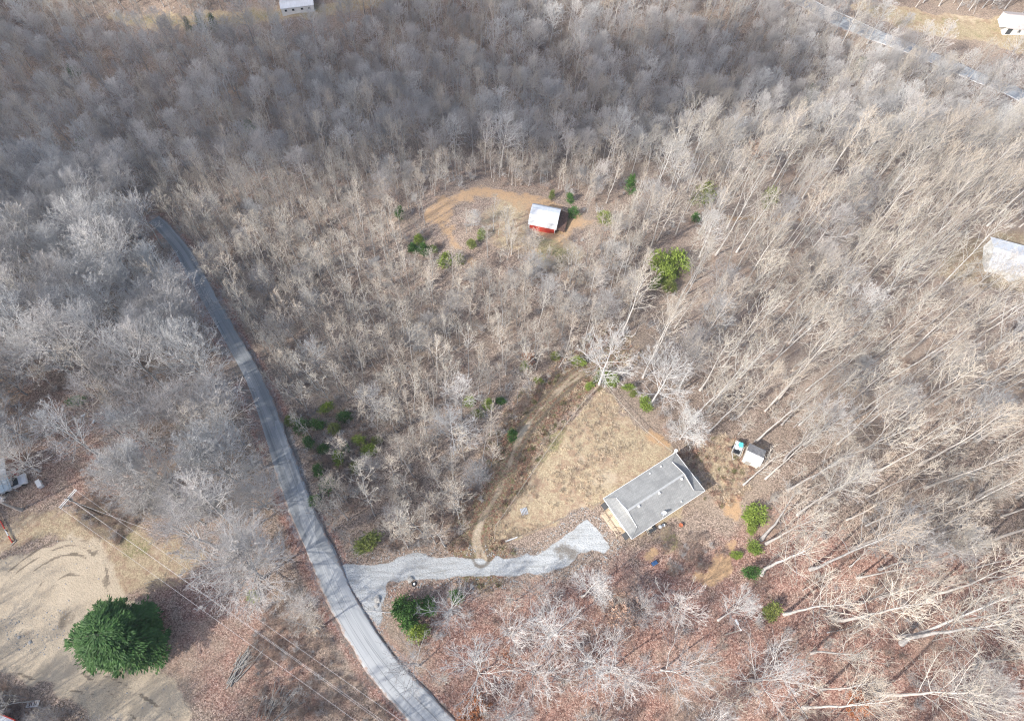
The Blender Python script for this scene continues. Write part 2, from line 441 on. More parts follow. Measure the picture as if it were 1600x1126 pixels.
# ---------------------------------------------------------------- helpers: meshes and objects
class MB:
    """collects simple shapes into one mesh"""
    def __init__(s): s.v = []; s.f = []
    def add(s, v, f):
        o = len(s.v); s.v += [tuple(p) for p in v]; s.f += [tuple(i + o for i in q) for q in f]; return s
    def box(s, c, d, rz=0.0, rx=0.0, ry=0.0):
        m = Matrix.Translation(c) @ Matrix.Rotation(rz, 4, 'Z') @ Matrix.Rotation(ry, 4, 'Y') @ Matrix.Rotation(rx, 4, 'X')
        v = [m @ Vector((x * d[0] / 2, y * d[1] / 2, z * d[2] / 2)) for x in (-1, 1) for y in (-1, 1) for z in (-1, 1)]
        return s.add(v, [(0, 1, 3, 2), (4, 6, 7, 5), (0, 4, 5, 1), (2, 3, 7, 6), (0, 2, 6, 4), (1, 5, 7, 3)])
    def tube(s, a, b, r, r2=None, k=6, caps=True):
        a = Vector(a); b = Vector(b); r2 = r if r2 is None else r2
        d = (b - a).normalized(); u = d.orthogonal().normalized(); w = d.cross(u)
        v = []
        for p, rr in ((a, r), (b, r2)):
            v += [p + (u * math.cos(2 * math.pi * i / k) + w * math.sin(2 * math.pi * i / k)) * rr for i in range(k)]
        f = [(i, (i + 1) % k, k + (i + 1) % k, k + i) for i in range(k)]
        if caps: f += [tuple(range(k - 1, -1, -1)), tuple(range(k, 2 * k))]
        return s.add(v, f)
    def path(s, pts, r, k=4):
        for a, b in zip(pts[:-1], pts[1:]): s.tube(a, b, r, r, k, True)
        return s
    def lathe(s, prof, c=(0, 0, 0), k=12):
        v = []; n = len(prof)
        for r, z in prof:
            v += [(c[0] + r * math.cos(2 * math.pi * i / k), c[1] + r * math.sin(2 * math.pi * i / k), c[2] + z) for i in range(k)]
        f = [(j * k + i, j * k + (i + 1) % k, (j + 1) * k + (i + 1) % k, (j + 1) * k + i) for j in range(n - 1) for i in range(k)]
        f += [tuple(range(k - 1, -1, -1)), tuple((n - 1) * k + i for i in range(k))]
        return s.add(v, f)
    def prism(s, poly, z0, z1):
        n = len(poly)
        v = [(p[0], p[1], z0) for p in poly] + [(p[0], p[1], z1) for p in poly]
        return s.add(v, [tuple(range(n - 1, -1, -1)), tuple(range(n, 2 * n))] + [(i, (i + 1) % n, n + (i + 1) % n, n + i) for i in range(n)])
    def slab(s, quad, t):
        """a polygon thickened downwards along its normal"""
        q = [Vector(p) for p in quad]; n = (q[1] - q[0]).cross(q[2] - q[0]).normalized()
        if n.z < 0: q.reverse(); n = -n
        k = len(q)
        return s.add(q + [p - n * t for p in q], [tuple(range(k)), tuple(range(2 * k - 1, k - 1, -1))] + [(i, k + i, k + (i + 1) % k, (i + 1) % k) for i in range(k)])
    def mesh(s, name):
        m = bpy.data.meshes.new(name); m.from_pydata(s.v, [], s.f); m.update(); return m
    def build(s, name, mat, parent=None, loc=None, rz=None):
        return obj(name, s.mesh(name), mat, parent, loc, rz)

def obj(name, mesh, mat=None, parent=None, loc=None, rz=None):
    if mat and not mesh.materials: mesh.materials.append(mat)
    o = bpy.data.objects.new(name, mesh); COL.objects.link(o)
    if parent: o.parent = parent
    if loc is not None: o.location = loc
    if rz is not None: o.rotation_euler.z = rz
    return o

def tag(o, label, cat, group=None):
    o['label'] = label; o['category'] = cat
    if group: o['group'] = group
    return o

def thing(name, label, cat, loc=(0, 0, 0), rz=0.0, group=None):
    o = bpy.data.objects.new(name, None); COL.objects.link(o)
    o.empty_display_size = .3
    o.location = loc; o.rotation_euler = (0, 0, rz)
    return tag(o, label, cat, group)

def np_mesh(name, V, F, attrs=None, tri=False):
    m = bpy.data.meshes.new(name)
    V = np.asarray(V, np.float32); F = np.asarray(F, np.int32)
    k = F.shape[1]
    m.vertices.add(len(V)); m.vertices.foreach_set('co', V.ravel())
    m.loops.add(F.size); m.loops.foreach_set('vertex_index', F.ravel())
    m.polygons.add(len(F)); m.polygons.foreach_set('loop_start', np.arange(0, F.size, k, dtype=np.int32))
    m.polygons.foreach_set('loop_total', np.full(len(F), k, np.int32))
    m.update(calc_edges=True)
    for n, a in (attrs or {}).items():
        at_ = m.attributes.new(n, 'FLOAT', 'POINT'); at_.data.foreach_set('value', np.asarray(a, np.float32).ravel())
    return m

# ---------------------------------------------------------------- where things lie on the ground
ROADPX = [(238, 344), (250, 352), (264, 368), (290, 402), (322, 462), (356, 524), (388, 580), (408, 624), (430, 682), (452, 745), (476, 808), (505, 872), (536, 940), (572, 1002), (614, 1060), (672, 1122), (730, 1185), (810, 1270)]
ROAD = smooth_line([at(*p)[:2] for p in ROADPX])
ROADNEAR = smooth_line([at(*p)[:2] for p in ROADPX[3:]])
HWYPX = [(1230, -10), (1290, 22), (1340, 44), (1400, 68), (1480, 101), (1545, 129), (1600, 153), (1680, 190), (1800, 250)]
HWY = smooth_line([at(*p)[:2] for p in HWYPX], 1.5)
DRIVE = wpoly([(516, 878), (560, 882), (610, 873), (680, 868), (740, 867), (800, 868), (838, 866), (862, 852), (880, 838), (900, 815), (918, 806), (935, 822), (948, 840), (956, 855), (944, 868), (925, 862), (905, 870), (890, 886), (850, 897), (800, 903), (740, 905), (690, 905), (640, 903), (612, 908), (604, 925), (596, 948), (592, 975), (570, 950), (540, 915)])
TRACK = smooth_line([at(*p)[:2] for p in [(752, 872), (746, 845), (752, 815), (772, 780), (792, 735), (806, 695), (828, 660), (858, 625), (895, 592), (930, 566), (958, 545)]])
LAWN = wpoly([(772, 845), (772, 828), (784, 810), (858, 700), (905, 640), (940, 606), (965, 628), (1000, 668), (1035, 700), (1052, 712), (1104, 770), (985, 848), (935, 795), (860, 822), (808, 842)])
LOT = wpoly([(-60, 905), (0, 872), (60, 853), (110, 843), (146, 850), (165, 875), (172, 905), (186, 930), (240, 960), (236, 1030), (270, 1080), (330, 1150), (170, 1150), (110, 1100), (60, 1072), (0, 1052), (-60, 1030)])
LOTDIM = wpoly([(-60, 840), (60, 800), (140, 795), (210, 815), (280, 830), (330, 870), (300, 900), (240, 930), (180, 925), (172, 880), (150, 848), (60, 850), (-60, 900)])
REDS = wpoly([(190, 940), (260, 880), (330, 870), (420, 910), (470, 960), (560, 1126), (330, 1140), (270, 1070), (230, 1000)])
SOUTH = wpoly([(590, 915), (740, 905), (900, 890), (1000, 850), (1100, 850), (1190, 770), (1330, 830), (1640, 860), (1640, 1180), (700, 1180), (640, 1010)])
LEFTRED = wpoly([(0, 600), (120, 560), (230, 640), (300, 760), (200, 790), (60, 800), (0, 780)])
CLAYYARD = wpoly([(1122, 772), (1162, 766), (1168, 800), (1160, 830), (1155, 860), (1152, 908), (1110, 910), (1080, 902), (1108, 882), (1132, 855), (1138, 825), (1114, 800)])
CLAYS = [wpoly([(1003, 655), (1022, 668), (1040, 690), (1030, 692), (1010, 675)]),
         wpoly([(745, 868), (765, 866), (772, 882), (760, 886)]), wpoly([(1018, 858), (1026, 862), (1016, 878), (1004, 880)])]
PALESPOT = wpoly([(945, 728), (968, 728), (980, 760), (945, 785), (905, 775), (908, 745)])
BARNCLEAR = wpoly([(664, 326), (694, 301), (760, 290), (830, 303), (880, 316), (905, 335), (940, 340), (965, 320), (985, 318), (940, 352), (900, 362), (880, 385), (850, 372), (826, 345), (800, 318), (760, 312), (712, 322), (698, 345), (724, 378), (756, 412), (744, 428), (700, 388), (668, 348)])
BARNGRASS = wpoly([(780, 300), (835, 310), (830, 350), (890, 372), (920, 400), (860, 440), (820, 400), (760, 390), (740, 340)])
RAVINE = wpoly([(840, 425), (900, 432), (960, 445), (1000, 470), (985, 490), (940, 460), (860, 440)])
EASTCLAY = wpoly([(1130, 333), (1210, 335), (1290, 345), (1210, 350), (1125, 346)])
FIELDTL = wpoly([(150, 20), (300, 22), (480, 8), (600, -6), (600, 6), (480, 30), (300, 46), (200, 44)])
FIELDTR = wpoly([(1320, 8), (1400, 10), (1480, 22), (1600, 32), (1680, 50), (1680, 96), (1600, 82), (1540, 66), (1470, 56), (1400, 40)])
TENTCLEAR = wpoly([(1500, 375), (1600, 360), (1700, 370), (1700, 460), (1600, 470), (1500, 445), (1440, 430)])
HOUSECLEAR = wpoly([(1050, 700), (1130, 680), (1180, 700), (1180, 760), (1130, 800), (1110, 770)])
RUTS = [smooth_line([at(*p)[:2] for p in q], .5) for q in (
    [(-10, 935), (40, 900), (85, 872), (120, 866), (140, 880), (152, 910)], [(160, 905), (176, 940), (190, 975)], [(120, 1040), (180, 1062), (240, 1098), (290, 1130)], [(128, 1052), (170, 1080), (215, 1126)],
    [(0, 905), (40, 872), (80, 848), (115, 842), (145, 852), (162, 876), (170, 912)],
    [(0, 915), (45, 880), (85, 858), (118, 852), (142, 862), (154, 884)],
    [(80, 918), (96, 902), (116, 897), (140, 906)], [(42, 965), (48, 935), (70, 905)],
    [(60, 950), (66, 928)], [(30, 1052), (70, 1068), (110, 1078), (150, 1085)])]
MUDS_SHADE = [wpoly([(870, 842), (905, 838), (930, 868), (900, 888), (872, 880), (860, 862)]), wpoly([(1056, 702), (1075, 695), (1110, 730), (1100, 755)]),  # second patch paints the house's cast shadow on the ground; the rest are mud
        wpoly([(88, 956), (105, 945), (112, 960), (98, 972)]), wpoly([(20, 975), (55, 968), (70, 990), (40, 1010), (15, 1000)]),
        wpoly([(120, 795), (160, 780), (215, 815), (190, 850), (140, 830)]), wpoly([(560, 930), (585, 935), (590, 955), (575, 950)]), wpoly([(612, 888), (622, 886), (618, 906), (608, 904)])]
GREENS = [wpoly([(772, 842), (800, 842), (860, 818), (935, 790), (925, 775), (890, 785), (840, 812), (790, 832)]), wpoly([(180, 830), (250, 820), (290, 860), (230, 890), (190, 880)]),
          wpoly([(1035, 832), (1055, 828), (1068, 850), (1055, 870), (1038, 862)]), wpoly([(800, 780), (840, 740), (880, 690), (905, 650), (895, 640), (850, 690), (810, 740), (790, 780)]),
          wpoly([(820, 370), (880, 360), (900, 400), (850, 430)])]
GRASSSTRIP = wpoly([(1085, 800), (1120, 760), (1190, 700), (1160, 690), (1110, 715), (1125, 745), (1105, 775), (1000, 850), (1035, 840)])

def ground_attrs(x, y):
    x = np.asarray(x, float); y = np.asarray(y, float)
    w1 = (fbm(x, y, 6, 11) - .5); w2 = (fbm(x, y, 1.6, 23, 2) - .5)
    wob = w1 * 4.5 + w2 * 2.0
    wx = x; wy = y
    def pm(poly, soft=1.0, k=1.0):
        return sstep(-soft, soft, sdist(wx, wy, poly) + (w1 * 4.5 + w2 * 2.0) * k)
    rd = ldist(x, y, ROAD)
    red = .12 + .35 * (fbm(x, y, 40, 5) - .4)
    red = np.maximum(red, .75 * pm(SOUTH, 4)); red = np.maximum(red, .62 * pm(REDS, 4)); red = np.maximum(red, .5 * pm(LEFTRED, 5))
    red = np.maximum(red, .9 * (1 - sstep(2.8, 4.6, rd + wob * .4)) * sstep(.35, .5, fbm(x, y, 9, 41)))
    pale = sstep(15, 60, x) * sstep(25, 60, y) * (1 - sstep(130, 180, y)) * (.35 + .65 * fbm(x, y, 16, 33))
    dry = pm(LAWN, 1.6, .7); dry = np.maximum(dry, .8 * pm(LOTDIM, 3)); dry = np.maximum(dry, .62 * pm(HOUSECLEAR, 2)); dry = np.maximum(dry, .62 * pm(GRASSSTRIP, 1.5))
    dry = np.maximum(dry, pm(FIELDTL, 2)); dry = np.maximum(dry, pm(FIELDTR, 2)); dry = np.maximum(dry, .7 * pm(BARNGRASS, 4)); dry = np.maximum(dry, .75 * pm(TENTCLEAR, 4))
    green = np.zeros_like(x)
    for p in GREENS: green = np.maximum(green, .62 * pm(p, 2.5))
    green = np.maximum(green, .55 * pm(FIELDTL, 2)); green = np.maximum(green, .5 * pm(FIELDTR, 2)); green = np.maximum(green, .3 * pm(LOTDIM, 3))
    clay = np.zeros_like(x)
    for p in CLAYS: clay = np.maximum(clay, .72 * pm(p, 1.6))
    clay = np.maximum(clay, .80 * pm(CLAYYARD, 3.0, 1.1))
    clay = np.maximum(clay, .58 * pm(BARNCLEAR, 2.0, 1.2)); clay = np.maximum(clay, .5 * pm(RAVINE, 2)); clay = np.maximum(clay, .66 * pm(EASTCLAY, 2))
    clay = np.maximum(clay, .3 * sstep(40, 90, x) * sstep(30, 60, y) * (1 - sstep(120, 160, y)) * sstep(.45, .6, fbm(x, y, 14, 77)))
    sand = np.maximum(pm(LOT, 2.6, .9), .52 * pm(PALESPOT, 2.5))
    td = ldist(x, y, TRACK)
    weed = (1 - sstep(2.5, 6.0, td + wob * .5)) * .9
    sand = np.maximum(sand, (.40 + .24 * fbm(x, y, 5, 8)) * np.exp(-((td - .1 + wob * .30) / .95) ** 2))
    gravel = pm(DRIVE, .7, .45)
    gravel = np.maximum(gravel, .45 * (1 - sstep(2.9, 3.5, rd)))
    mud_shade = np.zeros_like(x)
    for p in MUDS_SHADE: mud_shade = np.maximum(mud_shade, .6 * pm(p, 1.6))
    for q in RUTS: mud_shade = np.maximum(mud_shade, .64 * (1 - sstep(.05, .5, ldist(x, y, q) + w2 * .5)) * (.55 + .45 * sstep(.2, .5, fbm(x, y, 3, 51))))
    mud_shade = np.maximum(mud_shade, .62 * np.exp(-((td - 1.3) / .6) ** 2) * sstep(.25, .5, fbm(x, y, 7, 19)))
    mud_shade = np.maximum(mud_shade, .5 * (1 - sstep(2.7, 3.4, rd + w2)) * sstep(.4, .6, fbm(x, y, 6, 61)))
    return dict(red=red, dry=dry, green=green, sand=sand, gravel=gravel, clay=clay, mud_shade=mud_shade, weed=weed, pale=pale)

def build_ground():
    def axis(lo, hi, flo, fhi, st, st2, far):
        a = np.arange(flo, fhi + .01, st)
        left = np.arange(flo - st2, lo - .01, -st2)[::-1]; right = np.arange(fhi + st2, hi + .01, st2)
        o1 = lo - np.array([20, 60, 150, 400, 1000, far]); o2 = hi + np.array([20, 60, 150, 400, 1000, far])
        return np.concatenate([o1[::-1], left, a, right, o2])
    xs = axis(-215, 225, -95, 100, .6, 1.3, 3000); ys = axis(-45, 285, -12, 85, .5, 1.2, 3000)
    X, Y = np.meshgrid(xs, ys, indexing='ij')
    Z = T(X, Y)
    rd = ldist(X, Y, ROAD)
    Z -= .10 * (1 - sstep(2.3, 2.9, rd))
    for pl, so in ((LOT, 2.6), (DRIVE, 1.2), (LAWN, .8)): Z -= .09 * sstep(so, so + .9, sdist(X, Y, pl))
    n, m = X.shape
    idx = np.arange(n * m).reshape(n, m)
    F = np.stack([idx[:-1, :-1], idx[1:, :-1], idx[1:, 1:], idx[:-1, 1:]], -1).reshape(-1, 4)
    me = np_mesh('ground', np.stack([X, Y, Z], -1).reshape(-1, 3), F, {k: v for k, v in ground_attrs(X.ravel(), Y.ravel()).items()})
    o = obj('ground', me, M['ground']); o['kind'] = 'structure'
    return o

def sheet(name, sd, bbox, res, dz):
    """the part of the ground where sd(x, y) > 0, as a thin sheet of its own"""
    xs = np.arange(bbox[0], bbox[1], res); ys = np.arange(bbox[2], bbox[3], res)
    X, Y = np.meshgrid(xs, ys, indexing='ij')
    keep = sd(X[:-1, :-1] + res / 2, Y[:-1, :-1] + res / 2) > 0
    n, m = X.shape; idx = np.arange(n * m).reshape(n, m)
    F = np.stack([idx[:-1, :-1], idx[1:, :-1], idx[1:, 1:], idx[:-1, 1:]], -1)[keep]
    u, inv = np.unique(F.ravel(), return_inverse=True)
    x = X.ravel()[u]; y = Y.ravel()[u]
    me = np_mesh(name, np.c_[x, y, T(x, y) + dz], inv.reshape(-1, 4), ground_attrs(x, y))
    o = obj(name, me, M['ground']); o['kind'] = 'structure'
    return o

def strip(name, line, hw, dz, mat, across=9, far_dark=None, jit=.30):
    """a road along a line: half widths hw, real thickness at the edge"""
    d = np.gradient(line, axis=0); d /= np.linalg.norm(d, axis=1)[:, None]
    nrm = np.c_[-d[:, 1], d[:, 0]]
    n = len(line); s = np.linspace(-1, 1, across)
    al = np.r_[0, np.cumsum(np.linalg.norm(np.diff(line, axis=0), axis=1))]
    hw = np.broadcast_to(hw, (n,))
    jl = (fbm(al, al * 0, 2.2, 3) - .5) * 2 * jit; jr = (fbm(al, al * 0 + 9, 2.2, 7) - .5) * 2 * jit
    V = []; AC = []; AL = []; WE = []
    for k, a in enumerate(s):
        off = a * hw + (jl if k == 0 else jr if k == across - 1 else 0)
        p = line + nrm * off[:, None]
        z = T(line[:, 0], line[:, 1]) * .5 + T(p[:, 0], p[:, 1]) * .5 + dz + .03 * (1 - a * a)
        V.append(np.c_[p, z]); AC.append(np.full(n, a)); AL.append(al); WE.append(far_dark if far_dark is not None else np.zeros(n))
    for k in (0, across - 1):                      # buried edge
        v = V[k].copy(); v[:, 2] -= .5; V.append(v); AC.append(AC[k]); AL.append(al); WE.append(WE[k])
    V = np.stack(V, 0); idx = np.arange((across + 2) * n).reshape(across + 2, n)
    rows = [(idx[k + 1], idx[k]) for k in range(across - 1)] + [(idx[0], idx[across]), (idx[across + 1], idx[across - 1])]
    F = np.concatenate([np.stack([a[:-1], a[1:], b[1:], b[:-1]], -1) for a, b in rows])
    me = np_mesh(name, V.reshape(-1, 3), F, dict(across=np.concatenate(AC), along=np.concatenate(AL), far_dark=np.concatenate(WE)))
    o = obj(name, me, mat); o['kind'] = 'structure'
    return o

build_ground()
wv = lambda x, y: (fbm(x, y, 6, 11) - .5) * 1.4 + (fbm(x, y, 1.6, 23, 2) - .5) * .5
def bb(poly, pad=4): return (poly[:, 0].min() - pad, poly[:, 0].max() + pad, poly[:, 1].min() - pad, poly[:, 1].max() + pad)
sheet('gravel_driveway', lambda x, y: sdist(x, y, DRIVE) + wv(x, y), bb(DRIVE), .25, .035)
sheet('lawn', lambda x, y: sdist(x, y, LAWN) - .1, bb(LAWN), .5, .02)
sheet('dirt_lot', lambda x, y: np.minimum(sdist(x, y, LOT) + wv(x, y), x + 95), bb(LOT), .4, .02)
sheet('dirt_track', lambda x, y: 1.6 - ldist(x, y, TRACK) + wv(x, y) * .4, bb(TRACK), .3, .025)
sheet('field', lambda x, y: np.maximum(sdist(x, y, FIELDTL), sdist(x, y, FIELDTR)), (-210, 224, 190, 284), 1.2, .05)
ral = np.r_[0, np.cumsum(np.linalg.norm(np.diff(ROAD, axis=0), axis=1))]
rpx = proj(ROAD[:, 0], ROAD[:, 1], T(ROAD[:, 0], ROAD[:, 1]))[1]
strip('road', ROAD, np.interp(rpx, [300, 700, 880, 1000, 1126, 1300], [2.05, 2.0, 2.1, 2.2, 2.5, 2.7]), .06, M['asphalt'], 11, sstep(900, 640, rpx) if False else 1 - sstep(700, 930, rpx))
strip('highway', HWY, 3.4, .15, M['asphalt'], 9, np.zeros(len(HWY)), .05)
def paint_line(name, off):
    d = np.gradient(HWY, axis=0); d /= np.linalg.norm(d, axis=1)[:, None]
    strip(name, HWY + np.c_[-d[:, 1], d[:, 0]] * off, .14, .19, M['paint'], 3, None, 0)
paint_line('road_edge_line', 2.9); paint_line('road_edge_line', -2.9)

# ---------------------------------------------------------------- trees
def tubes(P, Rr, k):
    """P (n, m, 3), radii (n, m): n tapered tubes of k sides -> vertices, quads"""
    n, m, _ = P.shape
    if n == 0: return np.zeros((0, 3)), np.zeros((0, 4), int)
    d = np.gradient(P, axis=1); d /= np.linalg.norm(d, axis=2, keepdims=True) + 1e-9
    ref = np.where(np.abs(d[..., 2:3]) < .9, np.array([0, 0, 1.0]), np.array([1.0, 0, 0]))
    u = np.cross(d, ref); u /= np.linalg.norm(u, axis=2, keepdims=True) + 1e-9
    w = np.cross(d, u)
    a = np.arange(k) * 2 * np.pi / k
    V = P[:, :, None, :] + Rr[:, :, None, None] * (u[:, :, None, :] * np.cos(a)[:, None] + w[:, :, None, :] * np.sin(a)[:, None])
    idx = np.arange(n * m * k).reshape(n, m, k)
    F = np.stack([idx[:, :-1], np.roll(idx, -1, 2)[:, :-1], np.roll(idx, -1, 2)[:, 1:], idx[:, 1:]], -1).reshape(-1, 4)
    return V.reshape(-1, 3), F

def grow(rng, P, Rr, c, t0, t1, ang, ang_sd, lenf, m, up, wig, rscale, env=None, lmin=.25, rmin=.01, tip=.35):
    """c children on every branch of P"""
    n, mm, _ = P.shape
    t = (np.linspace(t0, t1, c)[None, :] + rng.uniform(-.5, .5, (n, c)) * (t1 - t0) / max(c, 1)).clip(t0 * .8, .99)
    f = t * (mm - 1); i = np.minimum(f.astype(int), mm - 2); fr = (f - i)[..., None]
    rows = np.arange(n)[:, None]
    base = P[rows, i] * (1 - fr) + P[rows, i + 1] * fr
    tan = P[rows, i + 1] - P[rows, i]; tan /= np.linalg.norm(tan, axis=2, keepdims=True) + 1e-9
    rad = Rr[rows, i] * (1 - fr[..., 0]) + Rr[rows, i + 1] * fr[..., 0]
    L = np.linalg.norm(np.diff(P, axis=1), axis=2).sum(1)[:, None] * lenf * (1.12 - .6 * t) * rng.uniform(.7, 1.3, (n, c))
    phi = np.arange(c)[None, :] * 2.4 + rng.uniform(0, 6.28, (n, 1)) + rng.normal(0, .5, (n, c))
    ref = np.where(np.abs(tan[..., 2:3]) < .95, np.array([0, 0, 1.0]), np.array([1.0, 0, 0]))
    u = np.cross(tan, ref); u /= np.linalg.norm(u, axis=2, keepdims=True) + 1e-9
    w = np.cross(tan, u)
    A = (ang(t) if callable(ang) else ang) + rng.normal(0, ang_sd, (n, c))
    side = u * np.cos(phi)[..., None] + w * np.sin(phi)[..., None]
    d = tan * np.cos(A)[..., None] + side * np.sin(A)[..., None]
    d[..., 2] += up * .5
    d /= np.linalg.norm(d, axis=2, keepdims=True)
    base = base.reshape(-1, 3); d = d.reshape(-1, 3); L = L.reshape(-1); rad = rad.reshape(-1)
    if env is not None:                          # keep inside the crown's envelope
        zc, rx, rz = env
        S = np.array([1 / rx, 1 / rx, 1 / rz]); q = (base - np.array([0, 0, zc])) * S; v = d * S
        aa = (v * v).sum(1); b_ = (q * v).sum(1); cc = (q * q).sum(1) - 1
        disc = np.maximum(b_ * b_ - aa * cc, 0); tt = (-b_ + np.sqrt(disc)) / aa
        if lenf > 5: L = np.maximum(tt, lmin) * rng.uniform(.78, 1.05, len(L))
        else: L = np.minimum(L, np.maximum(tt * 1.1, lmin))
    L = np.maximum(L, lmin)
    s = np.linspace(0, 1, m)
    Q = base[:, None] + d[:, None] * (L[:, None] * s)[..., None]
    Q[..., 2] += (up * .35 * L)[:, None] * s ** 2
    wg = np.cumsum(rng.normal(0, 1, Q.shape), 1) * (L[:, None, None] * wig / m)
    wg -= wg[:, :1]
    Q += wg
    r0 = np.maximum(rad * rscale, rmin)
    RR = r0[:, None] * (1 - (1 - tip) * s)
    return Q, RR

def joinparts(parts):
    V, F, o = [], [], 0
    for v, f in parts:
        V.append(v); F.append(f + o); o += len(v)
    return np.concatenate(V), np.concatenate(F)

def make_tree(seed, H, W, cb, n1, c2, c3, c4, lean=.02, r0=None, a_lo=70, a_hi=25, up=.3, top=.93, thick=1.0, wig=.06, l1=.52):
    """one bare hardwood: (trunk with main limbs, crown of branches and twigs)"""
    rng = np.random.default_rng(seed)
    r0 = r0 or H * .0125
    m0 = 9; s = np.linspace(0, 1, m0)
    P0 = np.zeros((1, m0, 3)); P0[0, :, 2] = s * H * top - .3 * (1 - s)
    bend = rng.normal(0, 1, (2,)) * H * lean
    P0[0, :, 0] = bend[0] * s ** 1.5 + np.cumsum(rng.normal(0, H * .004, m0)); P0[0, :, 1] = bend[1] * s ** 1.5 + np.cumsum(rng.normal(0, H * .004, m0))
    P0[0, 0, :2] = 0
    R0 = (r0 * (1 - .88 * s ** .9))[None]; R0[0, 0] *= 1.5
    zb = cb * H
    env = ((H + zb) / 2, W / 2, (H - zb) / 2 * 1.04)
    al, ah = R(a_lo), R(a_hi)
    P1, R1 = grow(rng, P0, R0, n1, cb + .02, .97, lambda t: al + (ah - al) * (t - cb) / (1 - cb), .14, 10, 6, up, wig, l1, env, .6, .032 * thick, .35)
    P2, R2 = grow(rng, P1, R1, c2, .18, .97, R(38), .20, .50, 5, up * .5, wig, .6, env, .5, .025 * thick, .45)
    P3, R3 = grow(rng, P2, R2, c3, .2, .98, R(36), .24, .52, 4, up * .4, wig, .62, env, .35, .019 * thick, .5)
    P4, R4 = grow(rng, P3, R3, c4, .22, 1.0, R(33), .26, .66, 3, up * .3, wig, .7, env, .3, .0145 * thick, .5)
    tr = joinparts([tubes(P0, R0, 8), tubes(P1, R1, 5)])
    cr = joinparts([tubes(P2, R2, 4), tubes(P3, R3, 3), tubes(P4, R4, 3)])
    return tr, cr, (P3, P4)

def leaves_on(rng, pts, n, size, droop=.2, stretch=1.6):
    """n small four-cornered leaves round the given points"""
    c = pts[rng.integers(0, len(pts), n)] + rng.normal(0, size * .8, (n, 3))
    a = rng.normal(0, 1, (n, 3)); a /= np.linalg.norm(a, axis=1)[:, None]
    b = np.cross(a, rng.normal(0, 1, (n, 3))); b /= np.linalg.norm(b, axis=1)[:, None] + 1e-9
    s = size * rng.uniform(.6, 1.3, (n, 1))
    V = np.stack([c - a * s * stretch, c + b * s * .6, c + a * s * stretch, c - b * s * .6], 1)
    return V.reshape(-1, 3), np.arange(4 * n).reshape(n, 4)

def evergreen(seed, H, W, n, size, base=.06, shape='round', gap=.45):
    """conical or rounded evergreen: stem, and foliage of spray-like leaf blades in clumps"""
    rng = np.random.default_rng(seed)
    nb = max(24, int(n / 26))
    z = rng.uniform(base, 1, nb) ** .9
    if shape == 'round': prof = np.sqrt(np.clip(1 - ((z - .42) / .60) ** 2, .03, 1))
    else: prof = np.clip(1.02 - z, .05, 1) ** .75
    th = rng.uniform(0, 6.28, nb)
    lump = 1 + .26 * np.sin(3 * th + seed) * np.sin(5 * z + seed) + .18 * np.sin(7 * th + 2 * seed + 6 * z) + rng.normal(0, .10, nb)
    rr = W / 2 * prof * lump * rng.uniform(.45, 1.0, nb) ** .4
    cl = np.c_[rr * np.cos(th), rr * np.sin(th), z * H]
    keep = rng.uniform(0, 1, nb) > gap * (np.sin(2 * th + seed) > .55)
    cl = cl[keep]
    out = cl - np.array([0, 0, H * .35]); out /= np.linalg.norm(out, axis=1)[:, None] + 1e-9
    k = max(1, n // len(cl))
    c = np.repeat(cl, k, 0); o = np.repeat(out, k, 0)
    spread = W * .065 + size
    c = c + rng.normal(0, spread, c.shape) * np.array([1, 1, .7])
    a = o * .9 + rng.normal(0, .38, c.shape); a[:, 2] *= .55; a /= np.linalg.norm(a, axis=1)[:, None]
    b = np.cross(a, np.array([0, 0, 1.0]) + rng.normal(0, .38, c.shape)); b /= np.linalg.norm(b, axis=1)[:, None] + 1e-9
    s = size * rng.uniform(.6, 1.4, (len(c), 1))
    V = np.stack([c - a * s * .6, c + b * s * .38 + a * s * .2, c + a * s * 1.5, c - b * s * .38 + a * s * .2], 1).reshape(-1, 3)
    V[:, 2] = np.maximum(V[:, 2], .05)
    rr_ = np.hypot(V[:, 0], V[:, 1]); V[:, :2] *= (W / 2) / np.percentile(rr_, 97)
    V[:, 2] *= H / np.percentile(V[:, 2], 99)
    F = np.arange(len(V)).reshape(-1, 4)
    P = np.zeros((1, 5, 3)); P[0, :, 2] = np.linspace(-.2, H * .9, 5)
    Rr = np.linspace(max(.05, H * .02), .02, 5)[None]
    P1, R1 = grow(rng, P, Rr, 14, .1, .95, R(65), .15, .34, 4, .1, .08, .5, None, .3, .012, .4)
    return joinparts([tubes(P, Rr, 7), tubes(P1, R1, 4)]), (V, F)

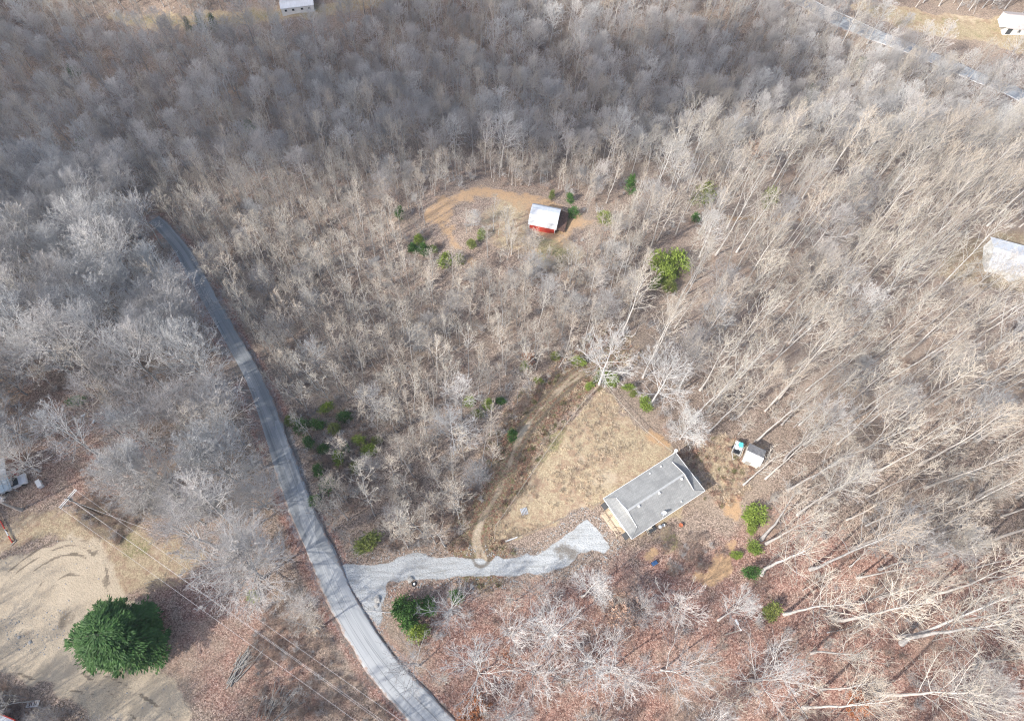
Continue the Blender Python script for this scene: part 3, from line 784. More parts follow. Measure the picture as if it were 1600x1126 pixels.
def boughed(seed, H, W, n, size):
    """a broad evergreen of separate drooping boughs in ragged tiers"""
    rng = np.random.default_rng(seed)
    B = 150
    z = rng.uniform(.04, .98, B) ** .85; prof = np.sqrt(np.clip(1 - ((z - .34) / .68) ** 2, .02, 1)); th = rng.uniform(0, 6.28, B)
    L = W / 2 * prof * rng.uniform(.72, 1.18, B) * (1 + .12 * np.sin(2 * th + 1) + .10 * np.sin(5 * th + 3 * z))
    k = n // B
    t = rng.uniform(0, 1, (B, k)) ** .6; t = np.where(z[:, None] > .72, t * 1.0, .25 + .75 * t)
    d = np.c_[np.cos(th), np.sin(th), np.zeros(B)][:, None]; e = np.c_[-np.sin(th), np.cos(th), np.zeros(B)][:, None]
    lat = rng.normal(0, 1, (B, k)) * ((.07 + .15 * (1 - t)) * L[:, None] + .12)
    c = d * (L[:, None] * t)[..., None] + e * lat[..., None]
    c[..., 2] = (z * H)[:, None] + L[:, None] * (.22 * t - .30 * t * t) + rng.normal(0, .16, (B, k))
    a = d + e * np.clip(lat / (.25 * L[:, None] + .2), -1.2, 1.2)[..., None] + rng.normal(0, .25, c.shape); a[..., 2] = rng.normal(-.12, .22, (B, k))
    a /= np.linalg.norm(a, axis=2, keepdims=True); b = np.cross(a, np.array([0, 0, 1.0]) + rng.normal(0, .35, c.shape)); b /= np.linalg.norm(b, axis=2, keepdims=True)
    s = size * rng.uniform(.5, 1.45, (B, k, 1))
    V = np.stack([c - a * s * .6, c + b * s * .36 + a * s * .2, c + a * s * 1.5, c - b * s * .36 + a * s * .2], 2).reshape(-1, 3)
    V[:, 2] = np.maximum(V[:, 2], .05)
    P = np.zeros((1, 5, 3)); P[0, :, 2] = np.linspace(-.2, H * .93, 5); Rr = np.linspace(.28, .03, 5)[None]
    s5 = np.linspace(0, 1, 5); PB_ = d * (L[:, None] * s5 * .95)[..., None]; PB_[..., 2] = (z * H)[:, None] + L[:, None] * (.22 * s5 - .30 * s5 ** 2)
    RB = np.linspace(.06, .015, 5)[None] * np.ones((B, 1))
    return joinparts([tubes(P, Rr, 7), tubes(PB_, RB, 4)]), (V, np.arange(len(V)).reshape(-1, 4))

def two(name, trunk, crown, mt, mc):
    a = np_mesh(name + '_trunk', *trunk); a.materials.append(mt); b = np_mesh(name + '_crown', *crown); b.materials.append(mc)
    return a, b

PROTO = {}
def proto(kind, k, **kw):
    tr, cr, _ = make_tree(k * 31 + len(PROTO) * 7 + 5, **kw)
    pale = kind in ('pale',); tan = kind in ('poplar', 'pole', 'sapling')
    PROTO.setdefault(kind, []).append((*two(kind, tr, cr, M['pale' if pale else 'bark'], M['pale' if pale else 'tantwig' if tan else 'twig']), kw['H'], kw['W']))
for k in range(4): proto('broad', k, H=20, W=14 + k * .8, cb=.12, n1=26, c2=8, c3=5, c4=5, a_lo=78, a_hi=12, up=.42, lean=.02, top=.78, thick=1.1, wig=.05)
for k in range(6): proto('forest', k, H=24, W=9.5 + k * .6, cb=.36, n1=18, c2=7, c3=5, c4=4, a_lo=60, a_hi=16, up=.42, lean=.03, wig=.05)
for k in range(4): proto('pole', k, H=21, W=4.6 + k * .5, cb=.50, n1=10, c2=4, c3=3, c4=3, a_lo=46, a_hi=16, up=.45, lean=.035, r0=.17, thick=1.1)
for k in range(2): proto('grand', k, H=21, W=16, cb=.10, n1=32, c2=9, c3=6, c4=5, a_lo=80, a_hi=10, up=.46, lean=.02, top=.75, thick=1.35, wig=.05)
for k in range(4): proto('oak', k, H=16, W=12 + k * .5, cb=.16, n1=13, c2=6, c3=5, c4=4, a_lo=74, a_hi=18, up=.34, lean=.04, top=.8, thick=1.25, wig=.10)
for k in range(2): proto('pale', k, H=18, W=11, cb=.24, n1=18, c2=7, c3=5, c4=5, a_lo=70, a_hi=18, up=.34, lean=.02, thick=1.0, wig=.05)
for k in range(4): proto('sapling', k, H=10, W=3.0 + k * .35, cb=.25, n1=9, c2=4, c3=3, c4=3, a_lo=42, a_hi=16, up=.45, lean=.05, r0=.08, thick=1.0)
for k in range(5): proto('poplar', k, H=27, W=7.0 + k * .6, cb=.45, n1=13, c2=5, c3=3, c4=3, a_lo=50, a_hi=14, up=.45, lean=.035, r0=.23, thick=1.1, wig=.07, l1=.36)

def make_brush(seed, H, W, ns, mat, thick=1.0):
    """a many-stemmed bare bush"""
    rng = np.random.default_rng(seed)
    m = 5; s = np.linspace(0, 1, m)
    th = rng.uniform(0, 6.28, ns); tilt = rng.uniform(.05, .75, ns); L = H * rng.uniform(.6, 1.1, ns)
    d = np.c_[np.cos(th) * np.sin(tilt), np.sin(th) * np.sin(tilt), np.cos(tilt)]
    b = np.c_[rng.normal(0, W * .12, (ns, 2)), np.full(ns, -.1)]
    P = b[:, None] + d[:, None] * (L[:, None] * s)[..., None]
    P += np.cumsum(rng.normal(0, .04, P.shape), 1) * H * .4
    Rr = np.linspace(.028, .010, m)[None] * np.ones((ns, 1)) * thick
    P1, R1 = grow(rng, P, Rr, 6, .25, .97, R(42), .3, .42, 4, .25, .12, .75, None, .3, .011 * thick, .5)
    P2, R2 = grow(rng, P1, R1, 4, .2, .98, R(42), .3, .5, 3, .2, .12, .8, None, .2, .009 * thick, .5)
    v, f = joinparts([tubes(P, Rr, 3), tubes(P1, R1, 3), tubes(P2, R2, 3)])
    me = np_mesh('brush', v, f); me.materials.append(mat)
    return me
BRUSH = [make_brush(60 + k, 2.2, 2.4, 12, M['brush'] if k < 3 else M['twig']) for k in range(6)]

HERO = []      # (x, y) of trees placed one by one
def place_tree(name, kind, k, x, y, scale, label, cat, group=None, rz=None, wscale=1.0, lean=(0, 0)):
    tr, cr, H, W = PROTO[kind][k % len(PROTO[kind])]
    r = thing(name, label, cat, (x, y, float(T(x, y))), random.uniform(0, 6.28) if rz is None else rz, group)
    r.rotation_euler.x, r.rotation_euler.y = lean
    r.scale = (scale * wscale, scale * wscale, scale)
    obj('trunk', tr, None, r); obj('crown', cr, None, r)
    return r

def hero(px, py, kind, k, H, W, label, group=None, lean=(0, 0)):
    p = at(px, py); HERO.append((p.x, p.y, W))
    _, _, h0, w0 = PROTO[kind][k % len(PROTO[kind])]
    return place_tree('bare_tree', kind, k, p.x, p.y, H / h0, label, 'tree', group, None, (W / w0) / (H / h0), lean)

hero(412, 903, 'grand', 0, 21, 16.5, 'large round-crowned bare tree on the grass between sandy lot and road')
hero(368, 752, 'grand', 1, 19, 15, 'wide grey-crowned bare tree just left of the road bend above the sandy lot')
hero(246, 768, 'grand', 1, 17, 12.5, 'twiggy grey bare tree leaning over the leafy ground above the brown brush')
hero(268, 757, 'broad', 2, 18, 10, 'bare tree close right of the twiggy one above the brown brush')
hero(62, 736, 'broad', 3, 16, 11, 'bare tree whose crown hangs over the blue-grey shed roof')
hero(336, 604, 'broad', 0, 22, 13, 'tall dark-trunked bare tree in the woods left of the middle road')
hero(936, 601, 'pale', 0, 20, 11, 'tall white-trunked bare tree standing at the upper tip of the fenced lawn')
hero(1016, 631, 'pale', 1, 19, 11, 'white-limbed bare tree beside the bright green bush right of the lawn tip')
hero(592, 652, 'pale', 1, 11, 8.5, 'small whitish round bare tree alone in the dark brush right of the road')
hero(498, 578, 'pale', 0, 11, 7.5, 'small whitish bare tree with fan crown close to the road on its right side')
hero(712, 702, 'pale', 1, 15, 10, 'pale spreading bare tree in the thicket left of the dirt track')
hero(722, 656, 'forest', 2, 17, 7, 'pale slender bare tree rising behind the spreading tree near green bushes')
for px, py, kind, k, H, W, lab in (
        (1190, 897, 'poplar', 0, 20, 9, 'bare white-stemmed tree leaning out beside a green bush, below the twin stems'),
        (1190, 843, 'poplar', 1, 24, 9, 'upper of twin white-stemmed bare trees by the bushes at the right yard edge'),
        (1197, 849, 'poplar', 2, 22, 8, 'lower of twin white-stemmed bare trees by the bushes at the right yard edge'),
        (1266, 889, 'poplar', 3, 31, 10, 'very tall pale bare tree with a long clean trunk right of the yard bushes'),
        (1226, 959, 'poplar', 4, 24, 10, 'pale bare tree with low forked limbs rooted in red leaves by the olive bush'),
        (1302, 966, 'poplar', 5, 26, 10, 'pale long-trunked bare tree next right of the forked one in red leaves'),
        (1406, 995, 'poplar', 1, 27, 11, 'upper stem of the thick white pair of bare trees at the lower right'),
        (1409, 1005, 'poplar', 0, 26, 11, 'lower stem of the thick white pair of bare trees at the lower right'),
        (1369, 1084, 'poplar', 2, 27, 11, 'stout bare tree whose trunk runs level along the lower right edge'),
        (1533, 847, 'poplar', 3, 26, 11, 'pale bare tree over the dark brushy gap at the right edge of the woods'),
        (1180, 690, 'poplar', 4, 24, 8, 'bare tree rising right behind the small white-roofed shed'),
        (1162, 757, 'pole', 0, 17, 4.5, 'thin pale stem standing in front of the small white-roofed shed'),
        (1196, 748, 'pole', 1, 22, 5, 'thin pale stem standing right of the small white-roofed shed')):
    hero(px, py, kind, k, H, W, lab)
for px, py, kind, k, H, W, lab in (
        (749, 1054, 'oak', 2, 15, 12, 'wide low-forking bare tree in the red leaves beside the rusty bush'),
        (832, 1049, 'oak', 3, 15, 12, 'twisted broad bare tree right of the small rust-leaved bush'),
        (799, 992, 'oak', 0, 13, 10, 'bare tree below the gravel driveway with a single pale curved trunk'),
        (857, 995, 'forest', 4, 15, 10, 'bare tree leaning right below the driveway, left of the peach-leaved tree'),
        (914, 1043, 'oak', 1, 16, 12, 'spreading bare tree below the peach-leaved tree with a white curved trunk'),
        (947, 1050, 'oak', 2, 17, 12, 'bare tree with a leaning white trunk right below the peach-leaved tree'),
        (1033, 1046, 'oak', 3, 17, 12, 'bare tree with thick pale trunk just left of the yard light pole'),
        (706, 960, 'oak', 1, 12, 10, 'bare spreading tree right of the dark green cedars by the road corner'),
        (1172, 1062, 'oak', 0, 15, 13, 'soft rounded bare tree in red leaves below the yard light pole'),
        (655, 1040, 'oak', 3, 12, 10, 'twiggy grey bare tree at the roadside curve near the bottom')):
    hero(px, py, kind, k, H, W, lab)

EVLIST = (
        (575, 850, 4.2, 4.2, 'olive', 'round', 'round olive cedar in the leaves above the driveway mouth'),
        (628, 950, 5, 3.6, 'cedar', 'cone', 'leftmost dark cedar of the clump at the road corner'),
        (648, 952, 5.5, 3.6, 'cedar', 'cone', 'middle dark cedar of the clump at the road corner'),
        (672, 948, 4, 3, 'cedar', 'round', 'right-hand low cedar of the clump at the road corner'),
        (642, 975, 4.5, 3.4, 'cedar', 'cone', 'lower cedar of the clump at the road corner'),
        (655, 990, 5, 3.2, 'cedarbright', 'cone', 'lowest, yellower cedar of the clump at the road corner'),
        (714, 932, 4, 2.4, 'cedar', 'cone', 'single upright cedar at the driveway edge right of the clump'),
        (397, 933, 1.8, 2, 'cedarbright', 'round', 'small bright green bush in red leaves below the large round tree'),
        (800, 684, 2.6, 2.3, 'cedar', 'round', 'small dark green bush left of the dirt track'),
        (733, 630, 2.6, 2.4, 'cedarbright', 'round', 'left bush of the green pair in the thicket'),
        (763, 636, 2.6, 2.4, 'cedarbright', 'round', 'right bush of the green pair in the thicket'),
        (820, 574, 2.2, 2, 'cedarbright', 'round', 'small green bush in the thicket left of the upper track'),
        (842, 598, 1.6, 1.8, 'olive', 'round', 'small yellowish bush left of the upper track'),
        (867, 560, 2.2, 2, 'olive', 'round', 'olive bush just left of the top of the track'),
        (903, 568, 2.4, 2.6, 'cedarbright', 'round', 'bright bush at the left side of the track top'),
        (935, 592, 3, 2.6, 'olive', 'round', 'olive bush left behind the tall white trunk'),
        (952, 596, 3, 3.2, 'cedarbright', 'round', 'bright green bush right behind the tall white trunk'),
        (921, 605, 1.8, 1.8, 'cedarbright', 'round', 'small green bush left of the lawn tip'),
        (980, 608, 2, 2, 'cedarbright', 'round', 'upper small green bush along the upper right lawn fence'),
        (988, 617, 1.6, 1.5, 'olive', 'round', 'smaller olive bush along the upper right lawn fence'),
        (1008, 633, 2.6, 2.8, 'cedarbright', 'round', 'bright yellow-green round bush at the foot of a white tree'),
        (472, 670, 2.8, 3, 'cedar', 'round', 'dark green bush nearest the road in the thicket'),
        (496, 666, 2.6, 2.8, 'cedar', 'round', 'second green bush from the road in the thicket'),
        (512, 640, 2.4, 2.6, 'cedarbright', 'round', 'uppermost green bush near the road in the thicket'),
        (538, 654, 2.6, 3, 'cedar', 'round', 'right-hand green bush of the group near the road'),
        (562, 690, 2.2, 2.4, 'cedarbright', 'round', 'bright bush left of the small whitish round tree, upper'),
        (577, 706, 2.4, 3, 'cedarbright', 'round', 'bright bush left of the small whitish round tree, lower'),
        (540, 700, 1.8, 2, 'cedar', 'round', 'small dark bush between road and whitish round tree'),
        (499, 738, 2.6, 2.4, 'cedar', 'round', 'dark bush beside the road above the junction'),
        (514, 762, 3, 3, 'cedar', 'round', 'dark bush lower beside the road above the junction'),
        (456, 660, 2.2, 2.4, 'olive', 'round', 'olive bush at the very edge of the road in the thicket'),
        (484, 694, 2.4, 2.6, 'cedar', 'round', 'dark bush below the first green bushes near the road'),
        (522, 672, 2.0, 2.6, 'olive', 'round', 'olive bush amid the green group near the road'),
        (530, 718, 2.2, 2.8, 'cedarbright', 'round', 'bright low bush midway between road and whitish round tree'),
        (556, 732, 1.8, 2.4, 'olive', 'round', 'olive bush below the whitish round tree'),
        (506, 704, 2.2, 2.4, 'cedar', 'round', 'dark green bush left of the low bright one near the road'),
        (492, 784, 2.4, 2.2, 'cedar', 'round', 'lowest dark bush along the road above the junction'),
        (748, 648, 2.0, 2.2, 'olive', 'round', 'olive bush below the green pair in the thicket'),
        (782, 628, 1.8, 2.0, 'cedar', 'round', 'small dark bush right of the green pair in the thicket'),
        (590, 690, 2.0, 2.0, 'olive', 'round', 'olive bush just below the whitish round tree trunk'),
        (1030, 418, 5, 5.5, 'cedarbright', 'round', 'left large bush of the bright yellow-green clump on the slope'),
        (1056, 420, 5.5, 5.8, 'cedarbright', 'round', 'right large bush of the bright yellow-green clump on the slope'),
        (1040, 436, 4, 4.4, 'cedarbright', 'round', 'lower bush of the bright yellow-green clump on the slope'),
        (1022, 448, 3, 3, 'cedarbright', 'round', 'lowest left bush of the bright yellow-green clump'),
        (1044, 452, 3, 3.2, 'olive', 'round', 'lowest right bush of the bright yellow-green clump'),
        (655, 378, 3.2, 2.8, 'cedarbright', 'cone', 'green cedar at left of the barn track'),
        (645, 392, 3, 2.6, 'cedar', 'cone', 'dark cedar left of the barn track'),
        (664, 396, 3.6, 2.8, 'cedar', 'cone', 'middle cedar of the row below the barn track'),
        (675, 394, 2.6, 2.2, 'cedarbright', 'round', 'small bright bush in the row below the barn track'),
        (697, 412, 4, 3.4, 'cedarbright', 'cone', 'brightest upright cedar below the barn track'),
        (718, 410, 3, 2.6, 'olive', 'round', 'olive bush right of the brightest cedar below the barn track'),
        (737, 386, 2.8, 2.6, 'olive', 'round', 'olive bush inside the bend of the barn track'),
        (752, 372, 2.6, 2.6, 'cedarbright', 'round', 'green bush inside the bend of the barn track'),
        (626, 340, 4, 3, 'cedar', 'cone', 'dark cedar alone on the slope left of the barn track'),
        (862, 309, 2.4, 2, 'olive', 'round', 'small green bush behind the barn'),
        (890, 314, 3, 2.4, 'cedar', 'cone', 'dark cedar behind the right end of the barn'),
        (895, 338, 3.4, 3, 'cedar', 'round', 'dark bush just right of the barn'),
        (945, 346, 2.4, 4, 'olive', 'round', 'low olive bush on the slope right of the barn'),
        (983, 300, 5.5, 3.2, 'cedar', 'cone', 'upright dark cedar on the ridge right of the barn'),
        (1093, 318, 7.5, 5, 'olive', 'round', 'tall yellow-green evergreen on the slope right of the barn'),
        (1197, 322, 6.5, 4.2, 'olive', 'round', 'smaller yellow-green evergreen farther right on the slope'),
        (1086, 345, 3, 2.6, 'cedar', 'round', 'dark bush below the tall yellow-green evergreen'),
        (1179, 806, 3.4, 4.2, 'cedarbright', 'round', 'largest bright green bush at the right yard edge'),
        (1172, 826, 2.2, 2.2, 'cedarbright', 'round', 'bright bush below the largest one at the right yard edge'),
        (1177, 856, 1.8, 2.6, 'cedarbright', 'round', 'low bright bush beneath the twin white stems'),
        (1149, 867, 1.2, 1.8, 'cedarbright', 'round', 'smallest bright bush on the orange clay'),
        (1171, 896, 3, 2.6, 'cedar', 'round', 'bright green bush where a white stem leans out'),
        (1203, 957, 2.6, 3, 'olive', 'round', 'dull olive bush in red leaves right of the light pole'),
        (122, 628, 1.6, 3, 'cedar', 'round', 'low dark shrub in the leafy opening at left'),
        (119, 118, 6, 4, 'cedar', 'cone', 'dark cedar far off in the top left woods'),
        (137, 238, 6, 4, 'cedar', 'cone', 'dark cedar in the shaded woods at left'),
        (393, 206, 5, 4, 'cedar', 'cone', 'dark cedar on the slope left of the ridge'),
        (298, 50, 6, 3, 'cedar', 'cone', 'left dark cedar of three beneath the far left field'),
        (318, 49, 7, 3, 'cedar', 'cone', 'middle dark cedar of three beneath the far left field'),
        (338, 48, 6.5, 3, 'cedar', 'cone', 'right dark cedar of three beneath the far left field'),
        (1262, 160, 6, 5, 'cedar', 'cone', 'dark cedar in the shaded woods right of the ridge'),
        (1340, 108, 5, 5, 'cedar', 'cone', 'dark cedar in the woods near the highway'))
for e in EVLIST:
    p = at(e[0], e[1]); HERO.append((p.x, p.y, e[3] * 1.6))
# ---- random woods
KEEPVIS = [(e[0], e[1] - 6, 5 + e[3] * 2.2, .3 if e[0] < 600 else .75) for e in EVLIST if e[1] > 250] + [(850, 340, 26, 1.0), (684, 330, 18, .95), (700, 368, 16, .95), (730, 402, 16, .95), (720, 305, 18, .9), (760, 302, 18, .9), (800, 308, 18, .9), (900, 345, 16, .8), (930, 335, 16, .7),
           (860, 400, 26, .5), (800, 370, 26, .45), (760, 345, 24, .45), (1174, 715, 16, 1.0), (1150, 700, 12, 1.0), (1575, 405, 26, .8), (1575, 38, 20, .6), (466, 14, 12, .6), (1500, 106, 12, .7), (1530, 120, 14, .85), (1565, 135, 14, .85), (1592, 147, 14, .85), (1143, 983, 18, 1.0), (1133, 990, 14, 1.0),
           (1460, 36, 24, .4), (1170, 338, 16, .6), (930, 440, 18, .5), (960, 460, 16, .5), (1000, 860, 30, .9), (280, 385, 10, .8), (300, 420, 10, .8), (330, 475, 10, .7), (370, 545, 12, .7), (405, 615, 12, .6), (430, 680, 12, .5)]
NOTREE = [LAWN, LOT, LOTDIM, REDS, BARNCLEAR, DRIVE, FIELDTL, FIELDTR, TENTCLEAR, HOUSECLEAR, GRASSSTRIP, EASTCLAY]
PXCLEAR = [[(780, 852), (936, 788), (1000, 850), (960, 900), (860, 905), (760, 905)], [(740, 900), (900, 885), (1000, 840), (1120, 760), (1200, 690), (1180, 800), (1175, 950), (1060, 945), (900, 925), (760, 915), (600, 925), (560, 860)],
           [(20, 650), (110, 625), (180, 665), (150, 720), (240, 800), (60, 800), (0, 790), (0, 720), (60, 700)],
           [(480, 1000), (560, 940), (640, 1060), (640, 1126), (540, 1126)],
           [(748, 880), (745, 850), (766, 790), (806, 700), (866, 620), (935, 552), (960, 560), (940, 610), (780, 850)],
           [(820, 318), (880, 318), (890, 365), (830, 372)], [(690, 300), (840, 290), (900, 320), (940, 370), (850, 360), (700, 330)],
           [(1500, 370), (1620, 370), (1620, 480), (1520, 470)], [(1490, 100), (1620, 150), (1620, 195), (1560, 170)], [(1340, 20), (1620, 60), (1620, 130), (1380, 62)],
           [(180, 30), (560, 8), (560, 45), (300, 75), (180, 70)]]

def forbidden(x, y, px, py, r=0.0):
    bad = ldist(x, y, ROADNEAR) < 3.4 + r * .25
    bad |= ldist(x, y, ROAD) < 2.9
    bad |= ldist(x, y, TRACK) < 2.2
    bad |= ldist(x, y, HWY) < np.where(px < 1440, 3.9, 6.5)
    for p in NOTREE: bad |= sdist(x, y, p) > -.8
    for p in PXCLEAR: bad |= inpx(px, py, p)
    return bad

def region(px, py):
    road_x = np.interp(py, [p[1] for p in ROADPX], [p[0] for p in ROADPX])
    far = py < 262 + 40 * (px < 500)
    left = ~far & (px < road_x) & (py < 900)
    south = ~far & ~left & (py > 880) & (px > road_x) & (px < 1190)
    wedge = ~far & ~left & ~south & (px < np.interp(py, [262, 420, 620, 900], [1000, 1010, 930, 770]))
    return np.where(far, 0, np.where(left, 1, np.where(wedge, 2, np.where(south, 3, 4))))

def scatter(n, rng, area=(-215, 225, -35, 290)):
    x = rng.uniform(area[0], area[1], n); y = rng.uniform(area[2], area[3], n); z = T(x, y)
    px, py, dep = proj(x, y, z)
    ok = (dep > 5) & (px > -170) & (px < 1770) & (py > -130) & (py < 1290)
    return x[ok], y[ok], z[ok], px[ok], py[ok], dep[ok]

def poisson(x, y, rad, taken, pri=None):
    """keep points no closer than their radii"""
    cell = 6.0; g = {}
    keep = np.zeros(len(x), bool)
    def put(a, b, r): g.setdefault((int(a // cell), int(b // cell)), []).append((a, b, r))
    for a, b, r in taken: put(a, b, r)
    for i in range(len(x)):
        ci, cj = int(x[i] // cell), int(y[i] // cell); good = True
        for u in (ci - 1, ci, ci + 1):
            for v in (cj - 1, cj, cj + 1):
                for a, b, r in g.get((u, v), ()):
                    if (a - x[i]) ** 2 + (b - y[i]) ** 2 < (.5 * (rad[i] + r)) ** 2: good = False; break
                if not good: break
            if not good: break
        if good: put(x[i], y[i], rad[i]); keep[i] = True
    return keep

x, y, z, px, py, dep = scatter(26000, np.random.default_rng(21))
reg = region(px, py)
ok = ~forbidden(x, y, px, py, 3)
x, y, z, px, py, dep, reg = (a[ok] for a in (x, y, z, px, py, dep, reg))
rng = np.random.default_rng(5)
u = rng.uniform(0, 1, len(x)); v = rng.uniform(0, 1, len(x))
kind = np.full(len(x), 'forest', dtype=object); sc = np.ones(len(x))
def setk(mask, table):
    c = 0.0
    for p, kd, lo, hi in table:
        s_ = mask & (u >= c) & (u < c + p); kind[s_] = kd; sc[s_] = lo + (hi - lo) * v[s_]; c += p
setk(reg == 0, [(.50, 'forest', .5, .78), (.26, 'poplar', .5, .75), (.24, 'broad', .42, .66)])
setk(reg == 1, [(.52, 'forest', .7, 1.0), (.42, 'broad', .6, .9), (.06, 'pole', .8, 1.0)])
setk(reg == 2, [(.60, 'pole', .5, .85), (.22, 'poplar', .40, .62), (.18, 'broad', .32, .55)])
setk(reg == 3, [(.62, 'oak', .55, .95), (.38, 'forest', .5, .75)])
hol = (reg == 2) & (py < 440) & (px > 630) & (px < 920)
setk(reg == 4, [(.52, 'poplar', .65, 1.0), (.34, 'pole', .75, 1.2), (.09, 'forest', .6, .9), (.05, 'broad', .5, .75)])
sc = np.where(hol, sc * .62, sc)
W0 = {k: np.mean([p[3] for p in v_]) for k, v_ in PROTO.items()}
rad = np.array([W0[k] for k in kind]) * sc * np.where(reg == 0, .56, np.where(reg == 1, .44, np.where(reg == 4, .56, .66)))
def visdrop(x, y, z, px, py, H, rng, slack=4):
    """trees whose stem would stand in front of something the photograph shows"""
    tx, ty, _ = proj(x, y, z + H)
    drop = np.zeros(len(x), bool)
    for kx, ky, kr, kp in KEEPVIS:
        ex, ey = tx - px, ty - py; t_ = np.clip(((kx - px) * ex + (ky - py) * ey) / (ex * ex + ey * ey + 1e-9), 0, 1)
        drop |= (np.hypot(px + ex * t_ - kx, py + ey * t_ - ky) < kr + slack * t_) & (rng.uniform(0, 1, len(x)) < kp)
    return drop
drop = visdrop(x, y, z, px, py, np.array([PROTO[k][0][2] for k in kind]) * sc, rng)
x, y, z, px, py, dep, reg, kind, sc, rad = (a[~drop] for a in (x, y, z, px, py, dep, reg, kind, sc, rad))
keep = poisson(x, y, rad, [(a, b, w * .75) for a, b, w in HERO])
x, y, z, px, py, dep, reg, kind, sc = (a[keep] for a in (x, y, z, px, py, dep, reg, kind, sc))
size = sc * np.array([PROTO[k][0][2] for k in kind]) * FPX / dep
inview = (px > -30) & (px < 1630) & (py > -20) & (py < 1180)
NLEFT = 300 - len(HERO)
order = np.argsort(-np.where(inview, size, 0))
near = np.zeros(len(x), bool); near[order[:NLEFT]] = True
LAND = [(1290, 930, 'right of the yard bushes, low in the frame'), (1500, 930, 'low at the right edge'), (150, 470, 'in the woods far left of the paved road'), (60, 560, 'near the left edge of the woods'), (200, 610, 'beside the leafy opening at left'), (250, 700, 'just above the sandy lot'),
        (270, 470, 'left of the upper paved road'), (320, 590, 'left of the middle stretch of paved road'), (60, 400, 'on the shaded slope at far left'), (230, 380, 'by the far bend of the paved road'),
        (390, 450, 'right of the upper paved road'), (480, 560, 'right of the middle stretch of paved road'), (600, 480, 'in the brushy hollow below the barn clearing'), (560, 760, 'in the thicket above the road junction'),
        (680, 600, 'in the middle of the brushy thicket'), (700, 780, 'left of the lower dirt track'), (800, 560, 'left of the upper dirt track'), (640, 350, 'left of the barn clearing'), (860, 420, 'just below the red barn'),
        (980, 380, 'right of the red barn'), (960, 500, 'above the lawn tip'), (1100, 580, 'above the right side of the lawn'), (1050, 470, 'below the bright evergreen clump'), (1150, 420, 'right of the bright evergreen clump'),
        (1230, 650, 'behind the white-roofed shed'), (1300, 560, 'in the middle of the right-hand slope'), (1450, 480, 'left of the large white roof'), (1400, 650, 'in the dense woods at right'), (1560, 560, 'below the large white roof'),
        (1550, 700, 'at the right edge of the woods'), (1300, 760, 'right of the yard bushes'), (1420, 850, 'above the thick white pair of trees'), (1300, 1040, 'in the red leaves right of the light pole'), (1500, 1050, 'in the lower right corner'),
        (1150, 1100, 'below the light pole'), (900, 1100, 'in red leaves at the bottom middle'), (680, 1010, 'beside the road bend at the bottom'), (760, 950, 'just below the gravel driveway'), (1060, 960, 'left of the light pole'),
        (750, 250, 'on the ridge behind the barn clearing'), (450, 270, 'on the left part of the ridge'), (1050, 250, 'on the right part of the ridge'), (1300, 330, 'on the slope far right of the barn'), (1500, 300, 'on the slope above the large white roof'),
        (1100, 1010, 'beside the light pole'), (560, 640, 'near the green bushes right of the road'), (500, 400, 'on the slope left of the barn clearing'), (820, 800, 'beside the lawn')]
LPX = np.array([l[:2] for l in LAND], float)
def where_is(px, py):
    return LAND[int(np.argmin(((LPX - (px, py)) ** 2).sum(1)))][2]
def hsize(s_): return 'short' if s_ < .68 else 'medium' if s_ < .86 else 'tall'
KLAB = {'oak': 'bare crooked-limbed oak', 'poplar': 'bare long-trunked tree, slim crown,', 'forest': 'bare hardwood, upright grey crown,', 'broad': 'bare hardwood, wide rounded crown,', 'pole': 'bare pole-thin tree'}
for i in np.nonzero(near)[0]:
    lab = hsize(sc[i]) + ' ' + KLAB[kind[i]] + ' ' + where_is(px[i], py[i])
    place_tree('bare_tree', kind[i], int(i), x[i], y[i], sc[i], lab, 'tree', lab, None, random.uniform(.9, 1.15), (random.gauss(0, .03), random.gauss(0, .03)))
far_pts = ~near
